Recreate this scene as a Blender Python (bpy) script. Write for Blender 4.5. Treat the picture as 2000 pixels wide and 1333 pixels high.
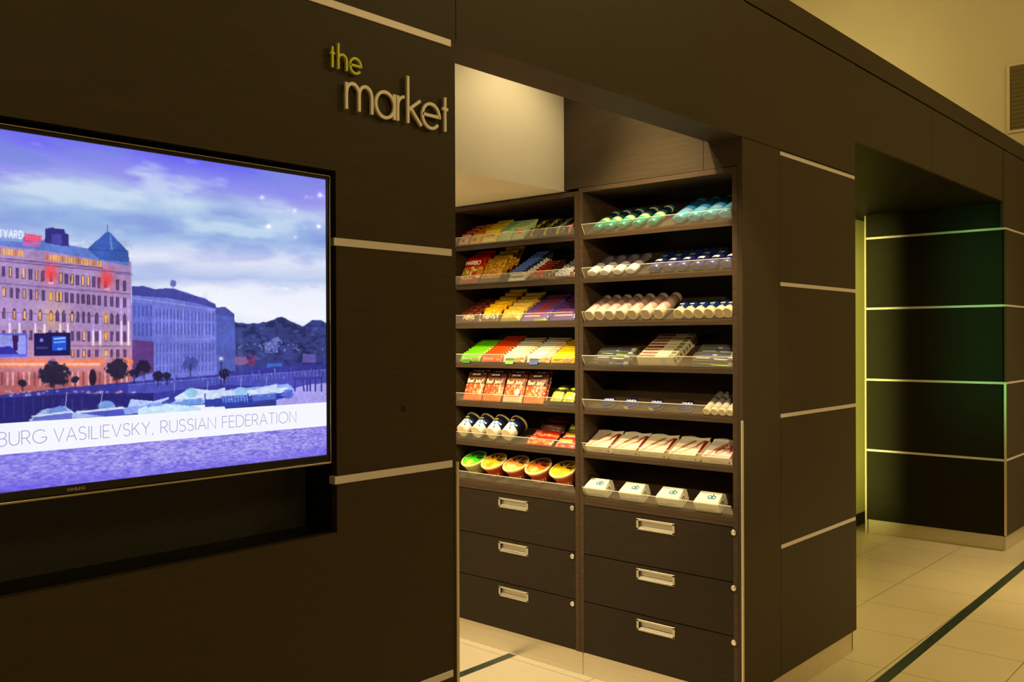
import bpy, math, random
import numpy as np
from mathutils import Matrix, Vector
random.seed(7)
sc = bpy.context.scene
COL = sc.collection
for o in list(bpy.data.objects): bpy.data.objects.remove(o)

# ------------------------------------------------------------------ camera
CAM = Vector((-0.572, -1.6908, 1.5)); FPX = 1788.4
yaw, pitch, roll = .7292, -.0019, -.0037
fw = Vector((math.cos(yaw), math.sin(yaw), 0)); rt = Vector((math.sin(yaw), -math.cos(yaw), 0)); up = Vector((0, 0, 1))
fw, up = fw*math.cos(pitch)+up*math.sin(pitch), up*math.cos(pitch)-fw*math.sin(pitch)
rt, up = rt*math.cos(roll)+up*math.sin(roll), up*math.cos(roll)-rt*math.sin(roll)
cd = bpy.data.cameras.new('camera'); cam = bpy.data.objects.new('camera', cd); COL.objects.link(cam)
cam.matrix_world = Matrix.Translation(CAM) @ Matrix((rt, up, -fw)).transposed().to_4x4()
cd.sensor_width = 36; cd.lens = FPX/2000*36; cd.clip_start = .01
sc.camera = cam
sc.view_settings.view_transform = 'Standard'; sc.view_settings.look = 'None'
sc.view_settings.gamma = 1; sc.view_settings.use_curve_mapping = False
sc.view_settings.exposure = 0.0
sc.cycles.use_denoising = True
sc.cycles.max_bounces = 7; sc.cycles.sample_clamp_indirect = 3; sc.cycles.caustics_reflective = False; sc.cycles.caustics_refractive = False

# ------------------------------------------------------------------ light
w = bpy.data.worlds.new('world'); sc.world = w; w.use_nodes = True
w.node_tree.nodes['Background'].inputs[0].default_value = (1, .78, .48, 1)
w.node_tree.nodes['Background'].inputs[1].default_value = .02
def lamp(name, typ, loc, target, power, col, size=.1, spot=None, blend=.5, shape='DISK', sy=None):
    d = bpy.data.lights.new(name, typ); d.energy = power; d.color = col
    if typ == 'AREA':
        d.shape = shape; d.size = size
        if sy: d.size_y = sy
    else: d.shadow_soft_size = size
    if typ == 'SPOT': d.spot_size = math.radians(spot); d.spot_blend = blend
    o = bpy.data.objects.new(name, d); COL.objects.link(o); o.location = loc
    o.rotation_euler = (Vector(target)-Vector(loc)).to_track_quat('-Z', 'Y').to_euler()
    return o
WARM = (1, .73, .25); WARM2 = (1, .79, .43)
# hall ceiling lights
lamp('hall_ceiling_light', 'AREA', (.6, -4.6, 4.75), (.8, -3.6, 0), 72, WARM, 2.5, shape='RECTANGLE', sy=1.5)
lamp('hall_ceiling_light', 'AREA', (4.9, -3.4, 4.75), (4.6, -2.4, 0), 66, WARM, 1.6, shape='RECTANGLE', sy=1.5)
lamp('hall_spotlight', 'SPOT', (4.6, -.95, 4.6), (4.6, -.85, 0), 400, WARM, .06, 46, .8)
lamp('hall_spotlight', 'SPOT', (6.5, -1.0, 4.6), (6.4, -.9, 0), 400, (1, .76, .34), .06, 46, .8)
lamp('upper_wall_light', 'AREA', (5.9, 1.6, 3.3), (7.3, 1.4, 4.2), 14, (1, .76, .26), .9)
# market recess downlights and an added mid-air spot that aims through the opening at the shelves
lamp('market_downlight', 'SPOT', (2.25, .50, 2.93), (2.30, .52, 0), 26, WARM2, .05, 130, .6)
lamp('market_downlight', 'SPOT', (2.02, .34, 2.93), (2.66, .36, 1.2), 175, WARM2, .04, 62, .7)
lamp('market_ceiling_fill', 'AREA', (1.3, 1.9, 1.6), (1.7, 1.8, 2.2), 5, WARM2, .5)  # unseen upward fill added behind the wall to brighten the low ceiling
lamp('market_downlight', 'SPOT', (2.0, 1.35, 2.14), (2.15, 1.30, 0), 105, WARM2, .05, 120, .6)
lamp('shelf_fill_spot', 'SPOT', (.90, -1.2, 2.42), (2.66, .72, 1.34), 115, WARM2, .04, 36, .25)
lamp('market_downlight', 'SPOT', (2.34, .33, 2.93), (2.66, .38, 2.32), 46, WARM2, .03, 46, 1)
# unseen green light added in the far passage to tint the strip ends
g_ = lamp('unseen_green_light', 'AREA', (5.0, .64, 1.62), (6.5, .09, 1.62), .6, (.12, 1, .25), .05, shape='RECTANGLE', sy=1.5); g_.data.spread = math.radians(36)
g_ = lamp('passage_wall_fill', 'AREA', (5.3, .72, 1.25), (6.95, 1.13, 1.25), 6.2, (1, .93, .22), .1, shape='RECTANGLE', sy=2.2); g_.data.spread = math.radians(32)  # unseen tall light added behind the pier to brighten the yellow wall
lamp('market_downlight', 'SPOT', (1.2, 2.0, 2.14), (1.5, 1.9, 0), 90, WARM2, .05, 140, .6)  # hidden extra light added to lift the recess floor and low ceiling

# ------------------------------------------------------------------ colour + materials
def lin(c): return tuple(((v/255)/12.92 if v/255 <= .04045 else ((v/255+.055)/1.055)**2.4) for v in c)
def mat(name, base=None, rough=.5, metal=0, spec=.5, coat=0, attr=False, emis=None, trans=0, alpha=1, es=1.0):
    m = bpy.data.materials.new(name); m.use_nodes = True; nt = m.node_tree; b = nt.nodes['Principled BSDF']
    if base is not None: b.inputs['Base Color'].default_value = (*base, 1)
    b.inputs['Roughness'].default_value = rough; b.inputs['Metallic'].default_value = metal
    b.inputs['Specular IOR Level'].default_value = spec; b.inputs['Coat Weight'].default_value = coat
    b.inputs['Transmission Weight'].default_value = trans; b.inputs['Alpha'].default_value = alpha
    if attr:
        a = nt.nodes.new('ShaderNodeVertexColor'); a.layer_name = 'Col'
        nt.links.new(a.outputs[0], b.inputs['Base Color'])
    if emis is not None:
        b.inputs['Emission Color'].default_value = (*emis, 1); b.inputs['Emission Strength'].default_value = es
    return m
def noise_mix(m, c1, c2, scale, sc3=(1, 1, 1), detail=4, rough_to=None, bump=0):
    nt = m.node_tree; b = nt.nodes['Principled BSDF']
    tc = nt.nodes.new('ShaderNodeTexCoord'); mp = nt.nodes.new('ShaderNodeMapping'); nz = nt.nodes.new('ShaderNodeTexNoise')
    rp = nt.nodes.new('ShaderNodeValToRGB')
    mp.inputs['Scale'].default_value = sc3; nz.inputs['Scale'].default_value = scale; nz.inputs['Detail'].default_value = detail
    rp.color_ramp.elements[0].position = .3; rp.color_ramp.elements[1].position = .7
    rp.color_ramp.elements[0].color = (*c1, 1); rp.color_ramp.elements[1].color = (*c2, 1)
    nt.links.new(tc.outputs['Object'], mp.inputs[0]); nt.links.new(mp.outputs[0], nz.inputs[0])
    nt.links.new(nz.outputs[0], rp.inputs[0]); nt.links.new(rp.outputs[0], b.inputs['Base Color'])
    if bump:
        bp = nt.nodes.new('ShaderNodeBump'); bp.inputs['Strength'].default_value = bump; bp.inputs['Distance'].default_value = .001
        nt.links.new(nz.outputs[0], bp.inputs['Height']); nt.links.new(bp.outputs[0], b.inputs['Normal'])
    return m
def wood(name, c1, c2, horizontal=True, rough=.42, spec=.35):
    m = mat(name, rough=rough, spec=spec)
    return noise_mix(m, c1, c2, 1.0, (7, 7, 260) if horizontal else (260, 260, 6), 5, bump=.06)
M = {}
M['wood'] = wood('dark_oak_veneer', (.036, .0245, .0125), (.049, .034, .018), rough=.5, spec=.22)
M['woodv'] = wood('dark_oak_veneer_upright', (.038, .026, .0135), (.050, .035, .019), False, rough=.5, spec=.22)
M['shelfwood'] = wood('brown_oak_shelf', (.038, .0225, .0115), (.068, .041, .021), rough=.5, spec=.25)
M['inside'] = mat('black_cabinet_inside', (.006, .005, .004), .7, spec=.2)
M['greenwood'] = wood('dark_panel_gloss', (.009, .0085, .0035), (.015, .014, .006), rough=.5, spec=.12)
M['alu'] = noise_mix(mat('brushed_aluminium', rough=.38, metal=.85), (.50, .46, .40), (.62, .57, .50), 1, (300, 300, 4), 2)
M['strip'] = mat('aluminium_strip', (.76, .71, .80), .42, metal=.25)
M['guard'] = mat('corner_guard_metal', (.75, .66, .52), .35, metal=.6)
M['plinth'] = noise_mix(mat('brushed_plinth', rough=.33, metal=.7), (.66, .61, .50), (.76, .70, .58), 1, (4, 4, 300), 2)
M['chrome'] = mat('chrome', (.85, .82, .76), .15, metal=1)
M['pull'] = mat('satin_pull', (.56, .52, .44), .4, metal=.7)
M['paint'] = noise_mix(mat('cream_paint', rough=.8, spec=.2), (.70, .64, .50), (.74, .68, .54), 2)
M['yellow'] = noise_mix(mat('yellow_paint', rough=.8, spec=.2), (.66, .60, .22), (.70, .64, .24), 2)
M['white'] = noise_mix(mat('white_paint', rough=.8, spec=.2), (.74, .72, .66), (.78, .76, .70), 2)
M['base_dark'] = mat('dark_baseboard', (.03, .022, .015), .5)
M['inlay'] = noise_mix(mat('green_stone_inlay', rough=.3), (.018, .030, .024), (.045, .062, .050), 40)
M['black'] = mat('black_lacquer', (.004, .004, .004), .5, spec=.3)
M['niche'] = mat('niche_back_dark', (.016, .0155, .014), .6)
M['bezel'] = mat('gloss_black_plastic', (.006, .006, .006), .12, spec=.6)
M['rim'] = mat('tv_rim_metal', (.55, .48, .36), .22, metal=1)
M['pack'] = mat('printed_wrapper', rough=.33, attr=True, spec=.5)
M['foil'] = mat('glossy_foil_wrapper', rough=.25, attr=True, spec=.7, metal=.15)
M['card'] = mat('printed_carton', rough=.55, attr=True, spec=.35)
M['plastic'] = mat('coloured_plastic', rough=.25, attr=True, spec=.5, coat=.2)
M['letter'] = mat('cream_letter', (.95, .90, .88), .4)
M['glet'] = mat('lime_letter', (.72, .74, .06), .4)
M['vent'] = mat('vent_brown', (.16, .12, .05), .7)  # one even brown for the grille backing and slats
# acrylic lip
m = bpy.data.materials.new('clear_acrylic'); m.use_nodes = True; nt = m.node_tree; nt.nodes.clear()
out = nt.nodes.new('ShaderNodeOutputMaterial'); mx = nt.nodes.new('ShaderNodeMixShader'); tr = nt.nodes.new('ShaderNodeBsdfTransparent')
mx2 = nt.nodes.new('ShaderNodeMixShader'); gl = nt.nodes.new('ShaderNodeBsdfGlossy'); df = nt.nodes.new('ShaderNodeBsdfDiffuse')
gl.inputs['Roughness'].default_value = .15; df.inputs['Color'].default_value = (.8, .78, .7, 1); tr.inputs[0].default_value = (.97, .97, .96, 1)
mx.inputs[0].default_value = .14; mx2.inputs[0].default_value = .6
nt.links.new(df.outputs[0], mx2.inputs[1]); nt.links.new(gl.outputs[0], mx2.inputs[2])
nt.links.new(tr.outputs[0], mx.inputs[1]); nt.links.new(mx2.outputs[0], mx.inputs[2]); nt.links.new(mx.outputs[0], out.inputs[0])
M['acrylic'] = m
M['acredge'] = mat('acrylic_edge', (.92, .84, .68), .3)
# translucent teal liquid bottle
m = mat('translucent_gel', rough=.15, attr=True, trans=.35, coat=.3); M['gel'] = m
# floor tile
m = mat('beige_stone_tile', rough=.32, spec=.45); nt = m.node_tree; b = nt.nodes['Principled BSDF']
tc = nt.nodes.new('ShaderNodeTexCoord'); mp = nt.nodes.new('ShaderNodeMapping'); br = nt.nodes.new('ShaderNodeTexBrick')
mp.inputs['Location'].default_value = (-4.15+.507*20, -.278+.457*20, 0)
br.offset = 0; br.inputs['Scale'].default_value = 1; br.inputs['Brick Width'].default_value = .507; br.inputs['Row Height'].default_value = .457
br.inputs['Mortar Size'].default_value = .0022; br.inputs['Mortar Smooth'].default_value = .2
br.inputs['Mortar'].default_value = (.20, .16, .10, 1)
nz = nt.nodes.new('ShaderNodeTexNoise'); nz.inputs['Scale'].default_value = 3; nz.inputs['Detail'].default_value = 5
rp = nt.nodes.new('ShaderNodeValToRGB'); rp.color_ramp.elements[0].color = (.58, .50, .37, 1); rp.color_ramp.elements[1].color = (.66, .57, .43, 1)
nt.links.new(tc.outputs['Object'], mp.inputs[0]); nt.links.new(mp.outputs[0], br.inputs['Vector']); nt.links.new(tc.outputs['Object'], nz.inputs[0])
nt.links.new(nz.outputs[0], rp.inputs[0]); nt.links.new(rp.outputs[0], br.inputs['Color1']); nt.links.new(rp.outputs[0], br.inputs['Color2'])
nt.links.new(br.outputs['Color'], b.inputs['Base Color']); M['tile'] = m

# ------------------------------------------------------------------ mesh builder
class MB:
    def __init__(s): s.v = []; s.f = []; s.c = []; s.smooth = []
    def quad(s, a, b, c, d, col=(200, 200, 200)):
        n = len(s.v); s.v += [tuple(a), tuple(b), tuple(c), tuple(d)]; s.f.append((n, n+1, n+2, n+3)); s.c.append(col); s.smooth.append(False)
    def box(s, x0, x1, y0, y1, z0, z1, col=(200, 200, 200), fc=None):
        n = len(s.v); s.v += [(x, y, z) for x in (x0, x1) for y in (y0, y1) for z in (z0, z1)]
        F = {'-x': (0, 1, 3, 2), '+x': (4, 6, 7, 5), '-y': (0, 4, 5, 1), '+y': (2, 3, 7, 6), '-z': (0, 2, 6, 4), '+z': (1, 5, 7, 3)}
        for k, q in F.items():
            s.f.append(tuple(n+i for i in q)); s.c.append((fc or {}).get(k, col)); s.smooth.append(False)
        return s
    def prism(s, pts, y0, y1, col=(200, 200, 200), cols=None):   # polygon in x-z swept along y
        n = len(s.v); k = len(pts)
        s.v += [(p[0], y0, p[1]) for p in pts]+[(p[0], y1, p[1]) for p in pts]
        s.f.append(tuple(range(n, n+k))); s.c.append(col); s.smooth.append(False)
        s.f.append(tuple(range(n+2*k-1, n+k-1, -1))); s.c.append(col); s.smooth.append(False)
        for i in range(k):
            j = (i+1) % k; s.f.append((n+i, n+k+i, n+k+j, n+j)); s.c.append(cols[i] if cols else col); s.smooth.append(False)
        return s
    def rings(s, secs, seg=20, axis='x', c0=(0, 0, 0), power=1.0):
        """secs: list of (t, ra, rb, colour); rings round an axis; colour belongs to the band that starts at the section."""
        n = len(s.v)
        for (t, ra, rb, _) in secs:
            for i in range(seg):
                a = 2*math.pi*i/seg; ca, sa = math.cos(a), math.sin(a)
                ca = math.copysign(abs(ca)**power, ca); sa = math.copysign(abs(sa)**power, sa)
                p = (t, ra*ca, rb*sa) if axis == 'x' else (ra*ca, rb*sa, t)
                s.v.append((p[0]+c0[0], p[1]+c0[1], p[2]+c0[2]))
        for k in range(len(secs)-1):
            for i in range(seg):
                j = (i+1) % seg; a = n+k*seg
                s.f.append((a+i, a+j, a+seg+j, a+seg+i)); s.c.append(secs[k][3]); s.smooth.append(True)
        s.f.append(tuple(n+i for i in reversed(range(seg)))); s.c.append(secs[0][3]); s.smooth.append(False)
        a = n+(len(secs)-1)*seg; s.f.append(tuple(a+i for i in range(seg))); s.c.append(secs[-1][3]); s.smooth.append(False)
        return s
    def bag(s, L, W, T, colf, nx=10, ny=8, wr=.0015, seed=1, crimp=.07):
        """pillow wrapper: x 0..L, y centred, z 0..T; colf(a, b) with a along x, b across from the reader's left."""
        R = random.Random(seed); n = len(s.v)
        for side in (1, -1):
            for i in range(nx+1):
                a = i/nx
                for j in range(ny+1):
                    b = j/ny
                    e = max(0, min(1, (min(a, 1-a)-crimp)/.22)) if crimp else min(1, min(a, 1-a)/.2)
                    h = (math.sin(e*math.pi/2))**.8*(max(0, 1-abs(2*b-1)**2.6))**.7
                    wz = R.uniform(-wr, wr) if 0 < i < nx and 0 < j < ny else 0
                    s.v.append((a*L, (.5-b)*W*(1+R.uniform(-.01, .01)), T/2+side*(T/2-.0004)*h+side*.0004+wz*(side > 0)))
        m = (nx+1)*(ny+1)
        for k, side in enumerate((1, -1)):
            for i in range(nx):
                for j in range(ny):
                    a = n+k*m+i*(ny+1)+j; q = (a, a+ny+1, a+ny+2, a+1)
                    s.f.append(q if side < 0 else q[::-1]); s.c.append(colf((i+.5)/nx, (j+.5)/ny)); s.smooth.append(True)
        def edge(i0, j0, i1, j1):
            a = n+i0*(ny+1)+j0; b = n+i1*(ny+1)+j1; s.f.append((a, b, b+m, a+m)); s.c.append(colf(i0/nx, j0/ny)); s.smooth.append(False)
        for i in range(nx): edge(i, 0, i+1, 0); edge(i+1, ny, i, ny)
        for j in range(ny): edge(0, j+1, 0, j); edge(nx, j, nx, j+1)
        return s
    def ribbon(s, pts, o, r, u, wd, dep, col, n=None):
        """flat stroke along pts (2D), in plane o + x r + y u, extruded dep along n."""
        o, r, u = Vector(o), Vector(r), Vector(u); n = (r.cross(u)).normalized() if n is None else Vector(n)
        k = len(pts); L = []; Rr = []
        closed = (abs(pts[0][0]-pts[-1][0])+abs(pts[0][1]-pts[-1][1])) < 1e-6 and k > 3
        for i in range(k):
            p = Vector(pts[i])
            if closed: a = Vector(pts[i-1 if i else k-2]); b = Vector(pts[i+1 if i < k-1 else 1])
            else: a = Vector(pts[max(0, i-1)]); b = Vector(pts[min(k-1, i+1)])
            d1 = (p-a); d2 = (b-p); d1 = d1.normalized() if d1.length > 1e-9 else d2.normalized(); d2 = d2.normalized() if d2.length > 1e-9 else d1
            t = (d1+d2); t = t.normalized() if t.length > 1e-6 else d1
            nn = Vector((-t.y, t.x)); sc_ = min(2, 1/max(.4, nn.dot(Vector((-d1.y, d1.x)))))
            L.append(p+nn*wd/2*sc_); Rr.append(p-nn*wd/2*sc_)
        b0 = len(s.v)
        for P in (L, Rr):
            for q in P: s.v.append(tuple(o+r*q.x+u*q.y+n*dep))
        for P in (L, Rr):
            for q in P: s.v.append(tuple(o+r*q.x+u*q.y))
        for i in range(k-1):
            a, b, c, d = b0+i, b0+i+1, b0+k+i+1, b0+k+i
            s.f.append((a, d, c, b)); s.c.append(col); s.smooth.append(False)
            if dep > .002:
                for q in ((a, b, b+2*k, a+2*k), (c, d, d+2*k, c+2*k)): s.f.append(q); s.c.append(col); s.smooth.append(False)
        if dep > .002 and not closed:
            for i in (0, k-1):
                q = (b0+i, b0+k+i, b0+3*k+i, b0+2*k+i); s.f.append(q if i == 0 else q[::-1]); s.c.append(col); s.smooth.append(False)
    def text(s, st, o, r, u, h, wd, col, dep=.0004, gap=.16, center=True, fit=None):
        W = tw(st, gap); k = 1.0
        if fit: k = fit/(W*h)
        x = -W/2 if center else 0
        r = Vector(r); u = Vector(u)
        for ch in st:
            g = GL.get(ch)
            if g is None: x += .45; continue
            for P in g[1]:
                s.ribbon([((x+p[0])*h*k, p[1]*h) for p in P], Vector(o), r, u, wd, dep, col)
            x += g[0]+gap
    def mesh(s, name):
        me = bpy.data.meshes.new(name); me.from_pydata(s.v, [], s.f)
        ca = me.color_attributes.new('Col', 'FLOAT_COLOR', 'CORNER')
        buf = []
        for f, c in zip(s.f, s.c): buf += [*lin(c), 1.0]*len(f)
        ca.data.foreach_set('color', buf)
        me.polygons.foreach_set('use_smooth', s.smooth); me.update()
        return me
    def build(s, name, material, parent=None, loc=None):
        me = s.mesh(name); me.materials.append(M[material] if isinstance(material, str) else material)
        o = bpy.data.objects.new(name, me); COL.objects.link(o)
        if parent: o.parent = parent
        if loc: o.location = loc
        return o
def bevel(o, wd=.0015, seg=2):
    b = o.modifiers.new('bevel', 'BEVEL'); b.width = wd; b.segments = seg; b.limit_method = 'ANGLE'; b.angle_limit = math.radians(50)
    return o
def tag(o, label=None, cat=None, group=None, kind=None):
    if label: o['label'] = label
    if cat: o['category'] = cat
    if group: o['group'] = group
    if kind: o['kind'] = kind
    return o
def empty(name, loc, label, cat, group=None):
    o = bpy.data.objects.new(name, None); COL.objects.link(o); o.location = loc; o.empty_display_size = .05
    return tag(o, label, cat, group)
def struct(name, mb, material, label=None):
    o = mb.build(name, material); o['kind'] = 'structure'
    if label: o['label'] = label
    return o
# ------------------------------------------------------------------ stroke alphabet (cap height 1)
def arc(cx, cy, rx, ry, a0, a1, n=9):
    return [(cx+rx*math.cos(math.radians(a0+(a1-a0)*i/n)), cy+ry*math.sin(math.radians(a0+(a1-a0)*i/n))) for i in range(n+1)]
X = .62
GL = {
 'A': (.74, [[(0, 0), (.37, 1), (.74, 0)], [(.13, .34), (.61, .34)]]),
 'B': (.56, [[(0, 0), (0, 1), (.3, 1)]+arc(.3, .77, .22, .23, 90, -90)+[(0, .54)], [(.3, .54)]+arc(.3, .27, .26, .27, 90, -90)+[(0, 0)]]),
 'C': (.74, [arc(.5, .5, .5, .5, 48, 312, 16)]),
 'D': (.72, [[(0, 0), (0, 1), (.28, 1)]+arc(.28, .5, .46, .5, 90, -90, 14)+[(0, 0)]]),
 'E': (.5, [[(.5, 1), (0, 1), (0, 0), (.5, 0)], [(0, .52), (.45, .52)]]),
 'F': (.48, [[(.48, 1), (0, 1), (0, 0)], [(0, .5), (.43, .5)]]),
 'G': (.84, [arc(.5, .5, .5, .5, 45, 340, 18)+[(.96, .42), (.6, .42)]]),
 'H': (.66, [[(0, 0), (0, 1)], [(.66, 0), (.66, 1)], [(0, .52), (.66, .52)]]),
 'I': (.06, [[(.03, 0), (.03, 1)]]),
 'J': (.36, [[(.36, 1), (.36, .2)]+arc(.18, .2, .18, .2, 0, -160)]),
 'K': (.6, [[(0, 0), (0, 1)], [(.56, 1), (0, .42)], [(.18, .6), (.6, 0)]]),
 'L': (.48, [[(0, 1), (0, 0), (.48, 0)]]),
 'M': (.84, [[(0, 0), (0, 1), (.42, .3), (.84, 1), (.84, 0)]]),
 'N': (.7, [[(0, 0), (0, 1), (.7, 0), (.7, 1)]]),
 'O': (.96, [arc(.48, .5, .48, .5, 0, 360, 24)]),
 'P': (.54, [[(0, 0), (0, 1), (.28, 1)]+arc(.28, .72, .26, .28, 90, -90)+[(0, .44)]]),
 'R': (.58, [[(0, 0), (0, 1), (.28, 1)]+arc(.28, .73, .26, .27, 90, -90)+[(0, .46)], [(.28, .46), (.58, 0)]]),
 'S': (.54, [arc(.27, .75, .25, .25, 30, 270, 12)+arc(.27, .25, .27, .25, 90, -150, 12)]),
 'T': (.62, [[(0, 1), (.62, 1)], [(.31, 1), (.31, 0)]]),
 'U': (.66, [[(0, 1), (0, .33)]+arc(.33, .33, .33, .33, 180, 360, 12)+[(.66, 1)]]),
 'V': (.72, [[(0, 1), (.36, 0), (.72, 1)]]),
 'Y': (.68, [[(0, 1), (.34, .48), (.68, 1)], [(.34, .48), (.34, 0)]]),
 '.': (.06, [[(.03, 0), (.03, .08)]]), ',': (.1, [[(.07, .08), (.02, -.14)]]), "'": (.06, [[(.03, 1), (.03, .75)]]),
 '&': (.6, [arc(.3, .78, .18, .2, -60, 240, 10)+[(.6, 0)], arc(.26, .28, .26, .28, 110, 330, 10)+[(.56, .45)]]),
 'a': (.56, [arc(.28, X/2, .28, X/2, 0, 360, 16), [(.56, X), (.56, 0)]]),
 'b': (.56, [arc(.28, X/2, .28, X/2, 0, 360, 16), [(0, 1), (0, 0)]]),
 'c': (.48, [arc(.3, X/2, .3, X/2, 45, 315, 12)]),
 'e': (.58, [[(.01, X/2), (.57, X/2)]+arc(.29, X/2, .28, X/2, 0, 312, 16)]),
 'f': (.32, [[(.12, 0), (.12, .8)]+arc(.3, .8, .18, .2, 180, 90, 6), [(0, X), (.32, X)]]),
 'h': (.5, [[(0, 0), (0, 1)], [(0, .36)]+arc(.25, .36, .25, .26, 180, 0, 10)+[(.5, 0)]]),
 'i': (.06, [[(.03, 0), (.03, X)], [(.03, .82), (.03, .9)]]),
 'k': (.46, [[(0, 0), (0, 1)], [(.42, X), (0, .28)], [(.14, .38), (.46, 0)]]),
 'l': (.06, [[(.03, 0), (.03, 1)]]),
 'n': (.5, [[(0, 0), (0, X)], [(0, .36)]+arc(.25, .36, .25, .26, 180, 0, 10)+[(.5, 0)]]),
 'o': (.6, [arc(.3, X/2, .3, X/2, 0, 360, 16)]),
 'p': (.56, [arc(.28, X/2, .28, X/2, 0, 360, 16), [(0, X), (0, -.35)]]),
 'r': (.26, [[(0, 0), (0, X)], [(0, .38)]+arc(.24, .36, .24, .24, 180, 90, 6)]),
 's': (.42, [arc(.2, .46, .18, .16, 30, 270, 8)+arc(.2, .15, .2, .15, 90, -150, 8)]),
 't': (.3, [[(.14, 0), (.14, .86)], [(0, X), (.3, X)]]),
 'y': (.5, [[(0, X), (.26, 0)], [(.5, X), (.18, -.3)]]),
 ' ': (.3, []),
}
def tw(st, gap=.16):
    return sum((GL[c][0]+gap) if c in GL else .45 for c in st)-gap

# ------------------------------------------------------------------ room shell
S1, S2, S3, S4 = 2.2637, 1.7241, 1.1794, .6386
HB, SEAM, TOP = 2.28, 2.812, 2.92
SH = .009
def rows(top):   # panel bands between the metal strips
    e = [.105, S4, S3, S2, S1]; out = []
    for i in range(5):
        z0 = e[i]+(SH if i else 0); z1 = (e[i+1]-SH) if i < 4 else top
        out.append((z0, z1))
    return out
f = MB().box(-4.5, 8, -8, 4, -.1, 0); struct('floor', f, 'tile')
f = MB().box(-4.5, 8, -8, 6, 5.0, 5.1); struct('ceiling', f, 'paint')
struct('wall_back', MB().box(-4.5, 8, -8.1, -8, 0, 5.0), 'paint')
struct('wall_left', MB().box(-4.6, -4.5, -8, 4, 0, 5.0), 'paint')
# far end wall seen above the panelled front
struct('wall_right', MB().box(7.3, 7.5, -8, 6, 0, 5.0), 'paint', 'cream wall rising above the dark panelling at the end of the hall')
struct('wall_rear', MB().box(-4.5, 7.3, 5.9, 6.0, 2.9, 5.0), 'paint')
# the television wall with its niche
NX0, NX1, NZ0, NZ1 = -.50, .719, 1.06, 1.886
f = MB()
for z0, z1 in rows(SEAM-.006):
    if z1 < NZ0 or z0 > NZ1: f.box(-4.5, 1.086 if z0 < S1 else 1.1045, 0, .02, z0, z1)
    else:
        f.box(NX1, 1.086 if z0 < S1 else 1.1045, 0, .02, z0, z1); f.box(-4.5, NX0, 0, .02, z0, z1)
        if z0 < NZ0: f.box(NX0, NX1, 0, .02, z0, NZ0)
        if z1 > NZ1: f.box(NX0, NX1, 0, .02, NZ1, z1)
f.box(1.087, 1.103, 0.001, .15, 0.0, HB)
struct('wall_television', f, 'wood', 'dark oak panelled wall around the television')
f = MB(); f.box(-4.5, NX0-.001, .02, .15, 0.1, TOP); f.box(NX1+.012, 1.087, .02, .15, 0.1, HB); f.box(NX0, NX1+.012, .02, .15, .1, NZ0-.012); f.box(NX0, NX1+.012, .02, .15, NZ1+.012, TOP)
f.box(NX1+.012, 1.105, .02, .15, HB, TOP)
struct('wall_core', f, 'black')
f = MB(); f.box(NX1, NX1+.012, .0205, .13, NZ0-.012, NZ1+.012); f.box(NX0, NX1, .0205, .13, NZ0-.012, NZ0); f.box(NX0, NX1, .0205, .13, NZ1, NZ1+.012)
struct('trim_niche', f, 'black', 'black lining of the television niche')
struct('trim_niche_back', MB().box(NX0, NX1, .12, .13, NZ0, NZ1), 'niche')
# header over the market opening, header over the passage, top fascia
f = MB(); f.box(1.107, 3.783, 0, .15, HB, SEAM-.006); struct('wall_header', f, 'wood', 'dark oak header panel over the market opening')
f = MB(); f.box(3.787, 4.93, 0.002, .02, 2.447, SEAM-.006); f.box(4.933, 6.45, 0.002, .02, 2.447, SEAM-.006); f.box(6.453, 7.3, 0, .02, S1+SH, SEAM-.006)
struct('wall_passage_header', f, 'wood')
struct('trim_fascia', MB().box(-4.5, 7.3, .0, .15, SEAM+.002, TOP), 'wood', 'dark top fascia along the panelling')
struct('trim_seam', MB().box(-4.5, 7.3, .012, .15, SEAM-.006, SEAM+.002), 'black')
struct('ceiling_market', MB().box(-4.5, 7.3, .15, 5.9, 2.95, 3.0), 'paint')
struct('ceiling_passage', MB().box(3.786, 7.3, .021, 1.13, 2.447, 2.52), 'greenwood', 'dark soffit of the far passage')
# recess behind the market opening
f = MB().box(.3, 2.975, .88, 3.0, 2.165, 2.945); struct('ceiling_bulkhead', f, 'paint', 'cream bulkhead above the left shelving unit')
struct('wall_market_side', MB().box(.2, .3, .15, 3, 0, 2.95), 'white')
struct('wall_market_rear', MB().box(.3, 3.0, 3.0, 3.1, 0, 2.165), 'white')
f = MB(); f.box(2.660, 2.68, .1715, .879, 2.171, 2.945); f.box(2.660, 2.68, .002, .1695, 2.171, 2.945); struct('wall_over_shelves', f, 'wood', 'dark oak panel above the right shelving unit')
# pier right of the shelves
PX0 = 2.6565; 
f = MB(); f.box(PX0, 2.9775, -.0005, .0, .105, HB-.003); f.box(PX0, 2.9775, 0, .02, .105, HB-.003)
struct('wall_pier_edge', f, 'woodv', 'narrow upright oak board at the right of the market opening')
f = MB()
for z0, z1 in rows(HB-.0035)[:4]: f.box(2.981, 3.785, 0, .02, z0, z1)
f.box(2.981, 3.785, 0, .02, S1+SH, HB-.003)
struct('wall_pier', f, 'wood', 'dark oak pier panels with metal strips')
struct('wall_pier_core', MB().box(3.0, 3.784, .021, 1.7, 0, 2.9), 'black')
struct('wall_pier_side', MB().box(3.784, 3.79, .02, 1.13, .0, 2.445), 'greenwood')
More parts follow.
